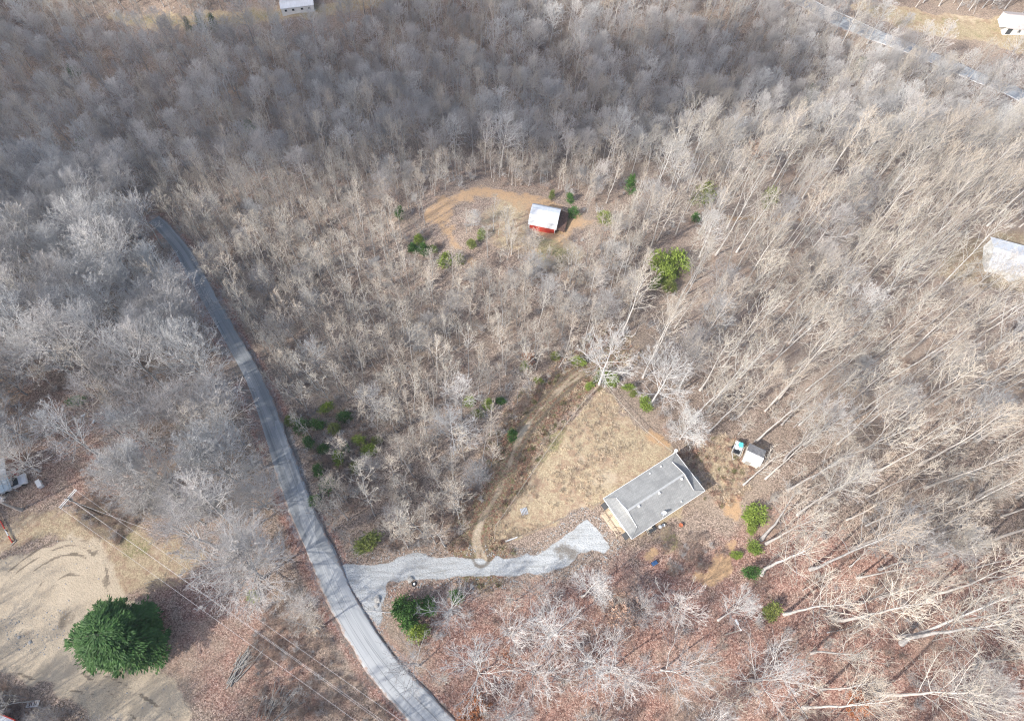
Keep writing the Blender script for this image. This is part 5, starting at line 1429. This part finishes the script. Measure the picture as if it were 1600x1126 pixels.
# shed, trailer and junk at the wood edge
def gable_shed(name, label, cat, px, py, rz, L, Wd, hw, hr, mats, roofsplit=.5, over=.15, doors=True):
    """small building: local x along the ridge; mats = wall, roof of -y side, roof of +y side"""
    p = at(px, py); r = thing(name, label, cat, (p.x, p.y, p.z), rz)
    l, w = L / 2, Wd / 2; yr = -w + Wd * roofsplit
    wm = MB(); poly = [(-w, -.6), (w, -.6), (w, hw), (yr, hr - .05), (-w, hw)]
    v = [(sx * l, y, z) for sx in (-1, 1) for y, z in poly]; n = 5
    wm.add(v, [tuple(range(n)), tuple(range(2 * n - 1, n - 1, -1))] + [(i, n + i, n + (i + 1) % n, (i + 1) % n) for i in range(n)])
    wm.build('wall', mats[0], r)
    lo, wo_ = l + over, w + over
    f1 = (hr - hw) / (yr + w); f2 = (hr - hw) / (w - yr)
    a = MB().slab([(-lo, -wo_, hw - f1 * over + .06), (lo, -wo_, hw - f1 * over + .06), (lo, yr, hr + .06), (-lo, yr, hr + .06)], .06).build('roof', mats[1], r)
    MB().slab([(-lo, wo_, hw - f2 * over + .06), (lo, wo_, hw - f2 * over + .06), (lo, yr, hr + .06), (-lo, yr, hr + .06)], .06).build('roof', mats[2], r)
    MB().box((0, yr, hr + .08), (2 * lo, .16, .05)).build('ridge_cap', mats[1], a)
    return r, l, w, yr
r, l, w, yr = gable_shed('shed', 'small garden shed with a white front roof slope and grey back slope', 'shed', 1173, 716, R(-28), 2.7, 3.0, 2.0, 2.6, (M['beige'], M['whitemetal'], simple('old_grey_roofing', (.20, .20, .205), .9, .25)), .42)
MB().box((-.4, -w - .02, .9), (.9, .05, 1.8)).build('door', M['greywood'], r)
small('leaning_board', 'long pale board standing against the left end of the small shed', 'board', 1157, 709, MB().box((0, 0, 1.0), (.08, 2.0, .35)).box((0, -.95, .3), (.1, .1, 1.0)), M['fencewood'], R(-28))

p = at(1151, 702)
tr_ = thing('utility_trailer', 'small open trailer loaded with white and teal junk beside the shed', 'trailer', p, R(62))
MB().box((0, 0, .5), (2.4, 1.4, .08)).build('bed', M['greywood'], tr_)
fr = MB()
for sy in (-1, 1): fr.box((0, sy * .72, .66), (2.4, .05, .3))
fr.box((1.22, 0, .66), (.05, 1.4, .3)); fr.build('side_rail', M['whitemetal'], tr_)
MB().tube((-1.2, -.6, .46), (-2.3, 0, .42), .04).tube((-1.2, .6, .46), (-2.3, 0, .42), .04).build('tongue', M['whitemetal'], tr_)
for sy in (-1, 1):
    wq = MB(); k = 14
    v = [(.3 * math.cos(6.2832 * i / k), sy * .85 + y, .3 + .3 * math.sin(6.2832 * i / k)) for y in (-.09, .09) for i in range(k)]
    wq.add(v, [tuple(range(k)), tuple(range(2 * k - 1, k - 1, -1))] + [(i, k + i, k + (i + 1) % k, (i + 1) % k) for i in range(k)])
    wq.build('wheel', M['rubber'], tr_)
def on_trailer(name, label, cat, dx, dy, mb, mat, rz=0.0):
    q = tr_.matrix_basis.copy(); q = Matrix.Translation(tr_.location) @ Matrix.Rotation(R(62), 4, 'Z')
    pp = q @ Vector((dx, dy, .545)); tag(mb.build(name, mat, None, pp, R(62) + rz), label, cat)
def sack(sx, sy, sz, sd):
    m = MB(); k = 9; q = random.Random(sd)
    prof = [(.7, 0), (1, .25), (.95, .6), (.6, .9), (.1, 1)]
    v = [(sx * a * math.cos(6.2832 * i / k) * q.uniform(.8, 1.15), sy * a * math.sin(6.2832 * i / k) * q.uniform(.8, 1.15), sz * b) for a, b in prof for i in range(k)]
    return m.add(v, [(j * k + i, j * k + (i + 1) % k, (j + 1) * k + (i + 1) % k, (j + 1) * k + i) for j in range(4) for i in range(k)] + [tuple(4 * k + i for i in range(k)), tuple(range(k - 1, -1, -1))])
on_trailer('tote', 'teal plastic tub on the far end of the loaded trailer', 'tote', .75, -.25, MB().box((0, 0, .25), (.75, .6, .5)).box((0, 0, .52), (.82, .66, .05)), M['teal'], .3)
on_trailer('junk_bag', 'largest white bag in the middle of the loaded trailer', 'bag', .1, .2, sack(.5, .45, .5, 1), M['tarp'])
on_trailer('junk_bag', 'white bag at the left far corner of the loaded trailer', 'bag', .85, .4, sack(.33, .28, .45, 2), M['tarp'])
on_trailer('junk_bag', 'flat white bag near the right rail of the loaded trailer', 'bag', .15, -.42, sack(.42, .24, .25, 3), M['whitemetal'])
on_trailer('crate', 'dark crate at the tongue end of the loaded trailer', 'crate', -.72, 0, MB().box((0, 0, .14), (.6, 1.0, .28)), M['black'], .1)

# ---------------------------------------------------------------- lawn fence
FENCEPX = [(772, 846), (771, 829), (784, 810), (815, 764), (858, 701), (905, 637), (941, 600)]
FENCE2PX = [(948, 607), (965, 629), (1000, 668), (1030, 694), (1048, 708)]
FENCE3PX = [(791, 848), (808, 841), (850, 823), (936, 787)]
def fence(pxs, label, hgt, rail, wires=3, step=2.6):
    ln = smooth_line([at(*q)[:2] for q in pxs], .3)
    al = np.r_[0, np.cumsum(np.linalg.norm(np.diff(ln, axis=0), axis=1))]
    n = max(2, int(al[-1] / step) + 1); s = np.linspace(0, al[-1], n)
    X = np.interp(s, al, ln[:, 0]); Y = np.interp(s, al, ln[:, 1]); Z = T(X, Y)
    r = thing('wire_fence', label, 'fence', (X[0], Y[0], Z[0]))
    pm = MB().tube((0, 0, -.4), (0, 0, hgt), .045, .04, 6).mesh('post'); pm.materials.append(M['fencewood'])
    loc = np.c_[X - X[0], Y - Y[0], Z - Z[0]]
    for q in loc: obj('post', pm, None, r, q)
    if rail:
        rl = MB().path([Vector(q) + Vector((0, 0, hgt - .04)) for q in loc], .03, 5); rl.build('top_rail', M['fencewood'], r)
    m = MB()
    for k in range(wires): m.path([Vector(q) + Vector((0, 0, .15 + (hgt - .3) * k / max(1, wires - 1))) for q in loc], .008, 3)
    for a, b in zip(loc[:-1], loc[1:]):
        for j in range(1, 8):
            q = Vector(a).lerp(Vector(b), j / 8); m.tube(q + Vector((0, 0, .12)), q + Vector((0, 0, hgt - .1)), .008, None, 3, False)
    o = m.build('wire_mesh', M['darkwire'], r); o['kind'] = 'stuff'
fence(FENCEPX, 'low post and wire fence along the left side of the dry lawn', 1.15, True)
fence(FENCE2PX, 'low post and wire fence along the upper right side of the dry lawn', 1.1, True)
fence(FENCE3PX, 'thin wire fence along the lower lawn edge above the driveway', 1.0, False)
p = at(790, 848); q = at(809, 841)
gt = thing('pipe_gate', 'short pale pipe gate at the bottom corner of the lawn', 'gate', p, math.atan2(q.y - p.y, q.x - p.x))
gl = (q - p).length
gm = MB()
for z in (.15, .55, .95): gm.tube((0, .15, z), (gl, .15, z), .035)
gm.build('bars', M['trim'], gt)
MB().tube((0, .15, -.3), (0, .15, 1.1), .05).tube((gl, .15, -.3), (gl, .15, 1.1), .05).build('posts', M['fencewood'], gt)

# ---------------------------------------------------------------- poles and wires
def utility_pole(base, rz, H, label, transformer=True):
    r = thing('utility_pole', label, 'utility pole', base, rz)
    MB().tube((0, 0, -1), (0, 0, H), .17, .11, 10).build('pole', M['polewood'], r)
    for sy in (-.14, .14): MB().box((0, sy, H - .35), (3.4, .1, .13)).build('crossarm', M['palewood'], r)
    b = MB()
    for sx in (-1, 1): b.tube((sx * .9, .2, H - .4), (0, .2, H - 1.2), .02)
    b.build('brace', M['tinroof'], r)
    ins = MB().lathe([(.05, 0), (.07, .1), (.05, .13), (.07, .2), (.03, .25)], k=8).mesh('insulator'); ins.materials.append(M['trim'])
    for sx in (-1.6, 1.6, .25): obj('insulator', ins, None, r, (sx, 0, H - .28 if abs(sx) > 1 else H))
    if transformer:
        MB().lathe([(.2, 0), (.24, .05), (.24, .85), (.2, .95), (.08, .98)], (0, -.42, H - 1.9), 12).build('transformer', M['tinroof'], r)
        MB().tube((0, -.42, H - .95), (0, -.42, H - .75), .05).build('bushing', M['trim'], r)
    return r
PB = at(159, 805); PH_ = 11.0
far_p = at(735, 1215)
line_dir = math.atan2(far_p.y - PB.y, far_p.x - PB.x)
rzp = line_dir - math.pi / 2
utility_pole(PB, rzp, PH_, 'utility pole with a pale double crossarm above the brown brush left of the road')
utility_pole(far_p, rzp, PH_, 'next utility pole of the line beyond the bottom edge', False)
def wire(o1, h1, o2, h2, sag, label, rad=.015, a=None, b=None):
    ca, sa = math.cos(rzp), math.sin(rzp)
    a = a or Vector((PB.x + o1 * ca, PB.y + o1 * sa, PB.z + h1)); b = b or Vector((far_p.x + o2 * ca, far_p.y + o2 * sa, far_p.z + h2))
    pts = [a.lerp(b, t / 24) - Vector((0, 0, sag * 4 * (t / 24) * (1 - t / 24))) for t in range(25)]
    tag(MB().path(pts, rad, 4).build('power_line', M['wire']), label, 'wire')
wire(-1.6, 10.95, -1.6, 10.95, .8, 'lowest left power line of the four, from the outer crossarm end')
wire(1.6, 10.95, 1.6, 10.95, .8, 'uppermost right power line of the four, from the inner crossarm end')
wire(0, 9.7, -.25, 9.6, .9, 'left one of the close middle pair of power lines', .014)
wire(0, 9.2, .12, 9.2, 1.0, 'right one of the close middle pair of power lines', .014)
wire(0, 8.6, 0, 0, .9, 'short service wire crossing above the brown brush from the pole', .02, None, at(262, 838, 4.5))
# yard light pole
p = at(1133, 991)
yl = thing('light_pole', 'slim grey yard light pole with a white lamp head in the red leaves', 'light pole', p, 0)
MB().tube((0, 0, -.5), (0, 0, 7.6), .10, .08, 8).build('pole', M['greywood'], yl)
MB().tube((0, 0, 7.4), (-.35, .75, 7.75), .03).build('arm', M['trim'], yl)
MB().box((-.48, 1.05, 7.78), (.28, .75, .16), rz=R(24)).build('lamp_head', M['trim'], yl)
MB().lathe([(.12, 0), (.14, .12), (.06, .2)], (0, 0, 7.6), 8).build('cap', M['trim'], yl)

# ---------------------------------------------------------------- barn in the clearing
def build_barn():
    p = at(850, 349)
    r = thing('barn', 'red barn with a curved pale metal roof standing in the hillside clearing', 'barn', p, R(-14))
    L, Wd, hw, hr = 6.2, 6.2, 2.5, 4.8
    prof = [(-Wd / 2, hw), (-Wd / 2 + .65, hw + 1.15), (-Wd / 2 + 1.7, hw + 1.95), (0, hr), (Wd / 2 - 1.7, hw + 1.95), (Wd / 2 - .65, hw + 1.0), (Wd / 2, hw)]
    wm = MB()
    for sy, nm in ((-1, 0), (1, 0)): wm.box((0, sy * (Wd / 2 - .06), hw / 2 - .4), (L, .1, hw + .8))
    wm.build('wall', M['redmetal'], r)
    for sx in (-1, 1):
        e = MB(); x0, x1 = sx * L / 2, sx * (L / 2 - .1)
        pl = [(-Wd / 2 + .12, -.8)] + [(y * .975, z - .05) for y, z in prof] + [(Wd / 2 - .12, -.8)]; n = len(pl)
        e.add([(x0, y, z) for y, z in pl] + [(x1, y, z) for y, z in pl], [tuple(range(n)), tuple(range(2 * n - 1, n - 1, -1))] + [(i, n + i, n + (i + 1) % n, (i + 1) % n) for i in range(n)])
        w_ = e.build('end_wall', M['brownwood'], r)
        MB().box((sx * (L / 2 + .03), 0, 1.2), (.06, 2.4, 2.5)).build('door', M['black'], w_)
    for k, (a, b) in enumerate(zip(prof[:-1], prof[1:])):
        MB().slab([(-L / 2 - .3, a[0], a[1] + .05), (L / 2 + .3, a[0], a[1] + .05), (L / 2 + .3, b[0], b[1] + .05), (-L / 2 - .3, b[0], b[1] + .05)], .06).build('roof_panel', M['tinroof'], r)
    tr = MB()
    for sx in (-1, 1): tr.box((sx * (L / 2 - .05), -Wd / 2 - .03, hw / 2), (.14, .06, hw))
    tr.build('corner_trim', M['trim'], r)
    for x in (-1.6, 1.4):
        d = MB().box((x, -Wd / 2 - .04, 1.05), (1.3, .06, 1.9)).build('door', M['redpaint'], r)
        x_ = MB()
        for s in (-1, 1): x_.box((x, -Wd / 2 - .085, 1.05), (2.2, .03, .09), ry=s * R(55))
        x_.build('cross_brace', M['redmetal'], d)
    lean = MB()
    for y in (-2.4, 0, 2.4): lean.tube((L / 2 + 1.9, y, -.8), (L / 2 + 1.9, y, 1.9), .08)
    lean.build('lean_to_post', M['brownwood'], r)
    MB().slab([(L / 2 + .05, -2.8, 2.6), (L / 2 + .05, 2.8, 2.6), (L / 2 + 2.2, 2.8, 1.9), (L / 2 + 2.2, -2.8, 1.9)], .07).build('lean_to_roof', M['brownwood'], r)
build_barn()

# ---------------------------------------------------------------- buildings at the edges
r, l, w, yr = gable_shed('outbuilding', 'large white metal roof half cut off at the right edge', 'building', 1582, 416, R(-20), 11.5, 7.6, 2.4, 3.8, (M['white'], M['whitemetal'], M['whitemetal']), .5, .35)
for k in range(9): MB().box((-l + .7 + k * 1.28, -w / 2, 3.2), (.05, w * 1.06, .05), rx=math.atan2(1.4, w)).build('roof_seam', M['whitemetal'], r)
small('concrete_pad', 'small white slab below the large white roof', 'slab', 1578, 435, MB().box((0, 0, .2), (2.2, 1.6, .5)), M['trim'], .3)
r, l, w, yr = gable_shed('mobile_home', 'long white trailer home on the far field at top left', 'mobile home', 466, 14, R(10), 11.0, 4.2, 2.4, 3.0, (M['white'], M['whitemetal'], M['whitemetal']), .5, .2)
for x in (-4, -1.5, 1.5, 4):
    f = MB().box((x, -w - .02, 1.4), (.9, .06, .9)).build('window', M['trim'], r); MB().box((x, -w - .05, 1.4), (.75, .04, .75)).build('pane', M['glass'], f)
r, l, w, yr = gable_shed('farmhouse', 'white house with pale roof beyond the highway at top right', 'house', 1596, 44, R(-8), 14.0, 8.0, 2.7, 4.6, (M['white'], M['pinkroof'], M['pinkroof']), .5, .4)
for x in (-5.6, 3.2): MB().box((x, -w - .03, 1.2), (2.8 if x > 0 else 1.6, .08, 2.2)).build('garage_door' if x > 0 else 'door', M['darkgrey'], r)
for x in (-2.5, 0): 
    f = MB().box((x, -w - .02, 1.6), (1.1, .08, 1.2)).build('window', M['trim'], r); MB().box((x, -w - .06, 1.6), (.9, .05, 1.0)).build('pane', M['glass'], f)
MB().slab([(-l - 2.6, -w, 2.6), (-l, -w, 2.9), (-l, 0, 2.9), (-l - 2.6, 0, 2.6)], .1).build('porch_roof', M['whitemetal'], r)

# open shed with blue-grey roof, lower left
p = at(6, 763)
r = thing('open_shed', 'open shed with a blue-grey ribbed roof and red end wall at the left edge', 'shed', p, R(28))
MB().slab([(-9, -1.9, 2.35), (2.3, -1.9, 2.35), (2.3, .9, 3.0), (-9, .9, 3.0)], .07).build('roof', M['bluemetal'], r)
for k in range(14): MB().box((-8.8 + k * .83, -.5, 2.72), (.05, 2.9, .05), rx=math.atan2(.65, 2.8)).build('roof_seam', M['bluemetal'], r)
MB().slab([(-9, .9, 3.0), (2.3, .9, 3.0), (2.3, 4.2, 2.4), (-9, 4.2, 2.4)], .07).build('roof', M['tinroof'], r)
q = MB()
for x in (-8.6, -5, -1.5, 2.1):
    q.box((x, -1.7, .9), (.14, .14, 3.0)); q.box((x, .8, 1.2), (.14, .14, 3.5))
q.build('posts', M['greywood'], r)
MB().box((-3.4, .98, .9), (11.2, .1, 3.0)).build('back_wall', M['redmetal'], r)
MB().box((2.6, 2.6, .9), (.1, 3.0, 2.8)).build('end_wall', M['redmetal'], r)
MB().slab([(2.5, 1.0, 2.75), (5.0, 1.0, 2.2), (5.0, 3.6, 2.0), (2.5, 3.6, 2.45)], .08).build('lean_to_roof', M['brownwood'], r)
def build_car(px, py, rz, label):
    p = at(px, py); c = thing('parked_car', label, 'car', p, rz)
    def body(prof, hw, hw2=None):
        m = MB(); n = len(prof); v = [(x, s * (hw if z < .95 else hw2), z) for s in (-1, 1) for x, z in prof]
        m.add(v, [tuple(range(n - 1, -1, -1)), tuple(range(n, 2 * n))] + [(i, (i + 1) % n, n + (i + 1) % n, n + i) for i in range(n)]); return m
    body([(-2.2, .35), (2.2, .35), (2.25, .7), (2.1, .88), (1.0, .94), (-2.15, .94), (-2.25, .7)], .88, .86).build('body', M['whitemetal'], c)
    body([(-2.0, .955), (.95, .955), (.35, 1.48), (-1.7, 1.48)], .8, .68).build('glasshouse', M['glass'], c)
    MB().box((-.65, 0, 1.5), (1.9, 1.3, .05)).build('roof', M['whitemetal'], c)
    for sx in (-1.35, 1.35):
        for sy in (-.8, .8):
            k = 14; wq = MB(); v = [(sx + .33 * math.cos(6.2832 * i / k), sy + y, .33 + .33 * math.sin(6.2832 * i / k)) for y in (-.11, .11) for i in range(k)]
            wq.add(v, [tuple(range(k)), tuple(range(2 * k - 1, k - 1, -1))] + [(i, k + i, k + (i + 1) % k, (i + 1) % k) for i in range(k)]); wq.build('wheel', M['rubber'], c)
    for sy in (-.6, .6): MB().box((2.24, sy, .68), (.06, .35, .14)).build('headlight', M['trim'], c)
build_car(24, 757, R(28), 'white car parked half under the blue-grey shed roof')
p = at(64, 757)
t = thing('chest_freezer', 'white box standing on the leaves right of the red shed wall', 'freezer', p, R(-52))
MB().box((0, 0, .4), (1.35, .7, .8)).build('body', M['trim'], t); MB().box((0, 0, .84), (1.4, .75, .07)).build('lid', M['trim'], t)
small('white_drum', 'small white drum at the left edge below the open shed', 'drum', 3, 781, MB().lathe([(.4, 0), (.45, .3), (.45, .8), (.4, .85), (.05, .85)], k=12), M['tarp'])
# red and white rail
a, b = at(-6, 797), at(21, 848); n_ = 5
r = thing('barrier_rail', 'low red rail with one white section beside the sandy lot at left', 'rail', a, math.atan2(b.y - a.y, b.x - a.x)); Ln = (b - a).length
for k in range(n_): MB().box(((k + .5) * Ln / n_, 0, .55), (Ln / n_ - .03, .14, .2)).build('rail', M['trim'] if k == 3 else M['redpaint'], r)
q = MB()
for k in range(4): q.box((.3 + k * (Ln - .6) / 3, .13, .25), (.12, .12, 1.1))
q.build('posts', M['brownwood'], r)
MB().box((Ln + .1, 0, .35), (.12, 1.1, .12), rz=R(15)).build('end_foot', M['fencewood'], r)
# corner building with red trim
p = at(-14, 1146)
r, l, w, yr = gable_shed('cabin', 'building corner with pale roof and red trim at the lower left corner', 'building', -22, 1150, R(-18), 7.5, 6.5, 2.4, 3.6, (M['redpaint'], M['tarp'], M['tarp']), .5, .3)
for sy in (-1, 1): MB().box((0, sy * (w + .36), 2.3), (2 * l + .7, .14, .2)).build('trim_board', M['redpaint'], r)
for sx in (-1, 1):
    q = MB()
    for sy in (-1, 1): q.tube((sx * (l + .36), sy * (w + .33), 2.32), (sx * (l + .36), 0, 3.68), .12, None, 4)
    q.build('trim_board', M['redpaint'], r)

# ---------------------------------------------------------------- log piles, fallen wood
LOGM = []
for k in range(4):
    m = MB().tube((0, 0, 0), (2.6, .04, .03), .09, .06, 6).mesh('log'); m.materials.append(M['greywood']); LOGM.append(m)
def log_pile(px, py, rz, n, label, spread=.8):
    p = at(px, py); r = thing('log_pile', label, 'log pile', p, rz)
    for k in range(n):
        o = obj('log', LOGM[k % 4], None, r, (random.gauss(-1.2, .7), random.gauss(0, spread), .1 + .13 * (k % 4)))
        o.rotation_euler = (random.uniform(0, 6), random.gauss(0, .06), random.gauss(0, .28)); sc_ = random.uniform(.6, 1.35); o.scale = (sc_, 1, 1)
log_pile(384, 1030, R(55), 26, 'tangled pile of grey logs and sticks at the edge of the red leaves', .7)
log_pile(370, 1056, R(58), 10, 'few pale straight logs just below the tangled log pile', .35)
log_pile(424, 1095, R(74), 20, 'long pale logs lying side by side near the bottom edge', .45)
log_pile(452, 1098, R(40), 16, 'broken grey wood heap right of the long logs at the bottom', .8)
def fallen(px0, py0, px1, py1, r0, label, mat='pale'):
    a = at(px0, py0, r0); b = at(px1, py1, r0)
    m = MB(); ps = [a.lerp(b, t / 5) + Vector((0, random.gauss(0, .06), random.uniform(0, .05))) for t in range(6)]
    for i in range(5): m.tube(ps[i] - a, ps[i + 1] - a, r0 * (1 - .13 * i), r0 * (1 - .13 * (i + 1)), 7)
    for k in range(4):
        q = ps[2 + k % 3] - a; m.tube(q, q + Vector((random.gauss(0, .8), random.gauss(0, .8), random.uniform(.1, .5))), r0 * .35, .01, 4)
    tag(m.build('fallen_trunk', M[mat], None, a), label, 'fallen tree')
fallen(1292, 988, 1364, 972, .11, 'fallen pale trunk lying in red leaves right of the light pole')
fallen(1262, 1122, 1240, 1090, .09, 'short fallen stick in red leaves at the bottom right')
fallen(614, 957, 566, 953, .07, 'white broken limb reaching over the road edge left of the cedars')
fallen(225, 912, 250, 904, .06, 'thin dark fallen stick on the grass right of the sandy lot', 'greywood')
fallen(100, 671, 118, 662, .08, 'dark fallen log in the leafy opening at left', 'greywood')
small('bucket', 'upper white bucket lying in the leafy opening at left', 'bucket', 131, 649, MB().tube((-.35, 0, .2), (.35, 0, .2), .2, .17, 10), M['trim'], .6)
small('bucket', 'lower white bucket lying in the leafy opening at left', 'bucket', 147, 659, MB().tube((-.35, 0, .2), (.35, 0, .2), .2, .17, 10), M['trim'], 1.4)

# ---------------------------------------------------------------- evergreens and leaf-holding trees
EV = {}
def ever(px, py, H, W, mat, label, shape='round', n=None, size=None, seed=None, name='evergreen_bush', cat='bush', group=None, lift=True):
    p = at(px, py)
    kq = (mat, shape, n, size, seed)
    q = seed if seed is not None else int(px) % 3
    key = (mat, shape, q, n, size)
    if key not in EV:
        h0, w0 = (H, W) if n else (3.0, 3.0)
        (tv, cv) = boughed(q, h0, w0, n, size) if n else evergreen(q + 11, h0, w0, 1150, .21, shape=shape)
        EV[key] = (*two('evergreen', tv, cv, M['polewood'], M[mat]), h0, w0)
    tr, cr, h0, w0 = EV[key]
    r = thing(name, label, cat, p, random.uniform(0, 6.28), group); sx_ = 1.0 if n else random.uniform(.75, 1.3); r.scale = (W / w0 * sx_, W / w0 / sx_, H / h0 * (1 if n else random.uniform(.7, 1.15)))
    obj('stem', tr, None, r); obj('foliage', cr, None, r)
    return r
ever(212, 1001, 12, 11.2, 'cedar', 'great dark green evergreen tree alone on the sandy lot', 'round', 34000, .26, 5, 'evergreen_tree', 'tree')
for px, py, H, W, mat, shape, lab in EVLIST:
    ever(px, py, H, W, mat, lab, shape)
LEAFY = {}
def leafy(px, py, H, W, mat, label):
    if mat not in LEAFY:
        tr, cr, (P3, P4) = make_tree(901 + len(LEAFY), 8, 6, .2, 11, 6, 4, 3, a_lo=65, a_hi=20)
        lv = leaves_on(np.random.default_rng(3), P4.reshape(-1, 3), 3200, .13)
        a, b = two('leafy', tr, cr, M['bark'], M['twig']); c = np_mesh('leafy_leaves', *lv); c.materials.append(M[mat]); LEAFY[mat] = (a, b, c)
    p = at(px, py); a, b, c = LEAFY[mat]
    r = thing('leafy_tree', label, 'tree', p, random.uniform(0, 6.28)); r.scale = (W / 6, W / 6, H / 8)
    obj('trunk', a, None, r); obj('crown', b, None, r); obj('leaves', c, None, r)
leafy(967, 965, 8, 6, 'peachleaf', 'peach-leaved tree among bare ones below the driveway')
leafy(795, 1026, 3.5, 2.6, 'rustleaf', 'small rust-leaved bush between two broad bare trees')
leafy(748, 1104, 4, 4.5, 'rustleaf', 'orange rust-leaved bush at the bottom near the road')
leafy(726, 1120, 3, 3, 'rustleaf', 'low rust-leaved bush at the bottom edge')
leafy(1330, 1104, 4, 4, 'rustleaf', 'rust-leaved sapling under bare trees at the lower right')
leafy(176, 418, 7, 6, 'peachleaf', 'pale orange tree among grey ones left of the road')
leafy(1168, 268, 9, 7, 'peachleaf', 'pale orange tree on the right part of the ridge')
leafy(826, 566, 3, 3, 'rustleaf', 'reddish bush in the thicket left of the upper track')

# ---------------------------------------------------------------- thin winter haze
hm = bpy.data.materials.new('thin_haze'); hm.use_nodes = True
hn = hm.node_tree; hn.nodes.clear()
ho = hn.nodes.new('ShaderNodeOutputMaterial'); hv = hn.nodes.new('ShaderNodeVolumePrincipled')
hv.inputs['Color'].default_value = (.80, .90, 1.0, 1); hv.inputs['Density'].default_value = .00010; hv.inputs['Anisotropy'].default_value = .0
hn.links.new(hv.outputs[0], ho.inputs['Volume'])
zlo = float(_GZ.min()) - 3
hz = MB().box((0, 0, (zlo + 135) / 2), (9000, 9000, 135 - zlo)).build('haze', hm); hz['kind'] = 'stuff'
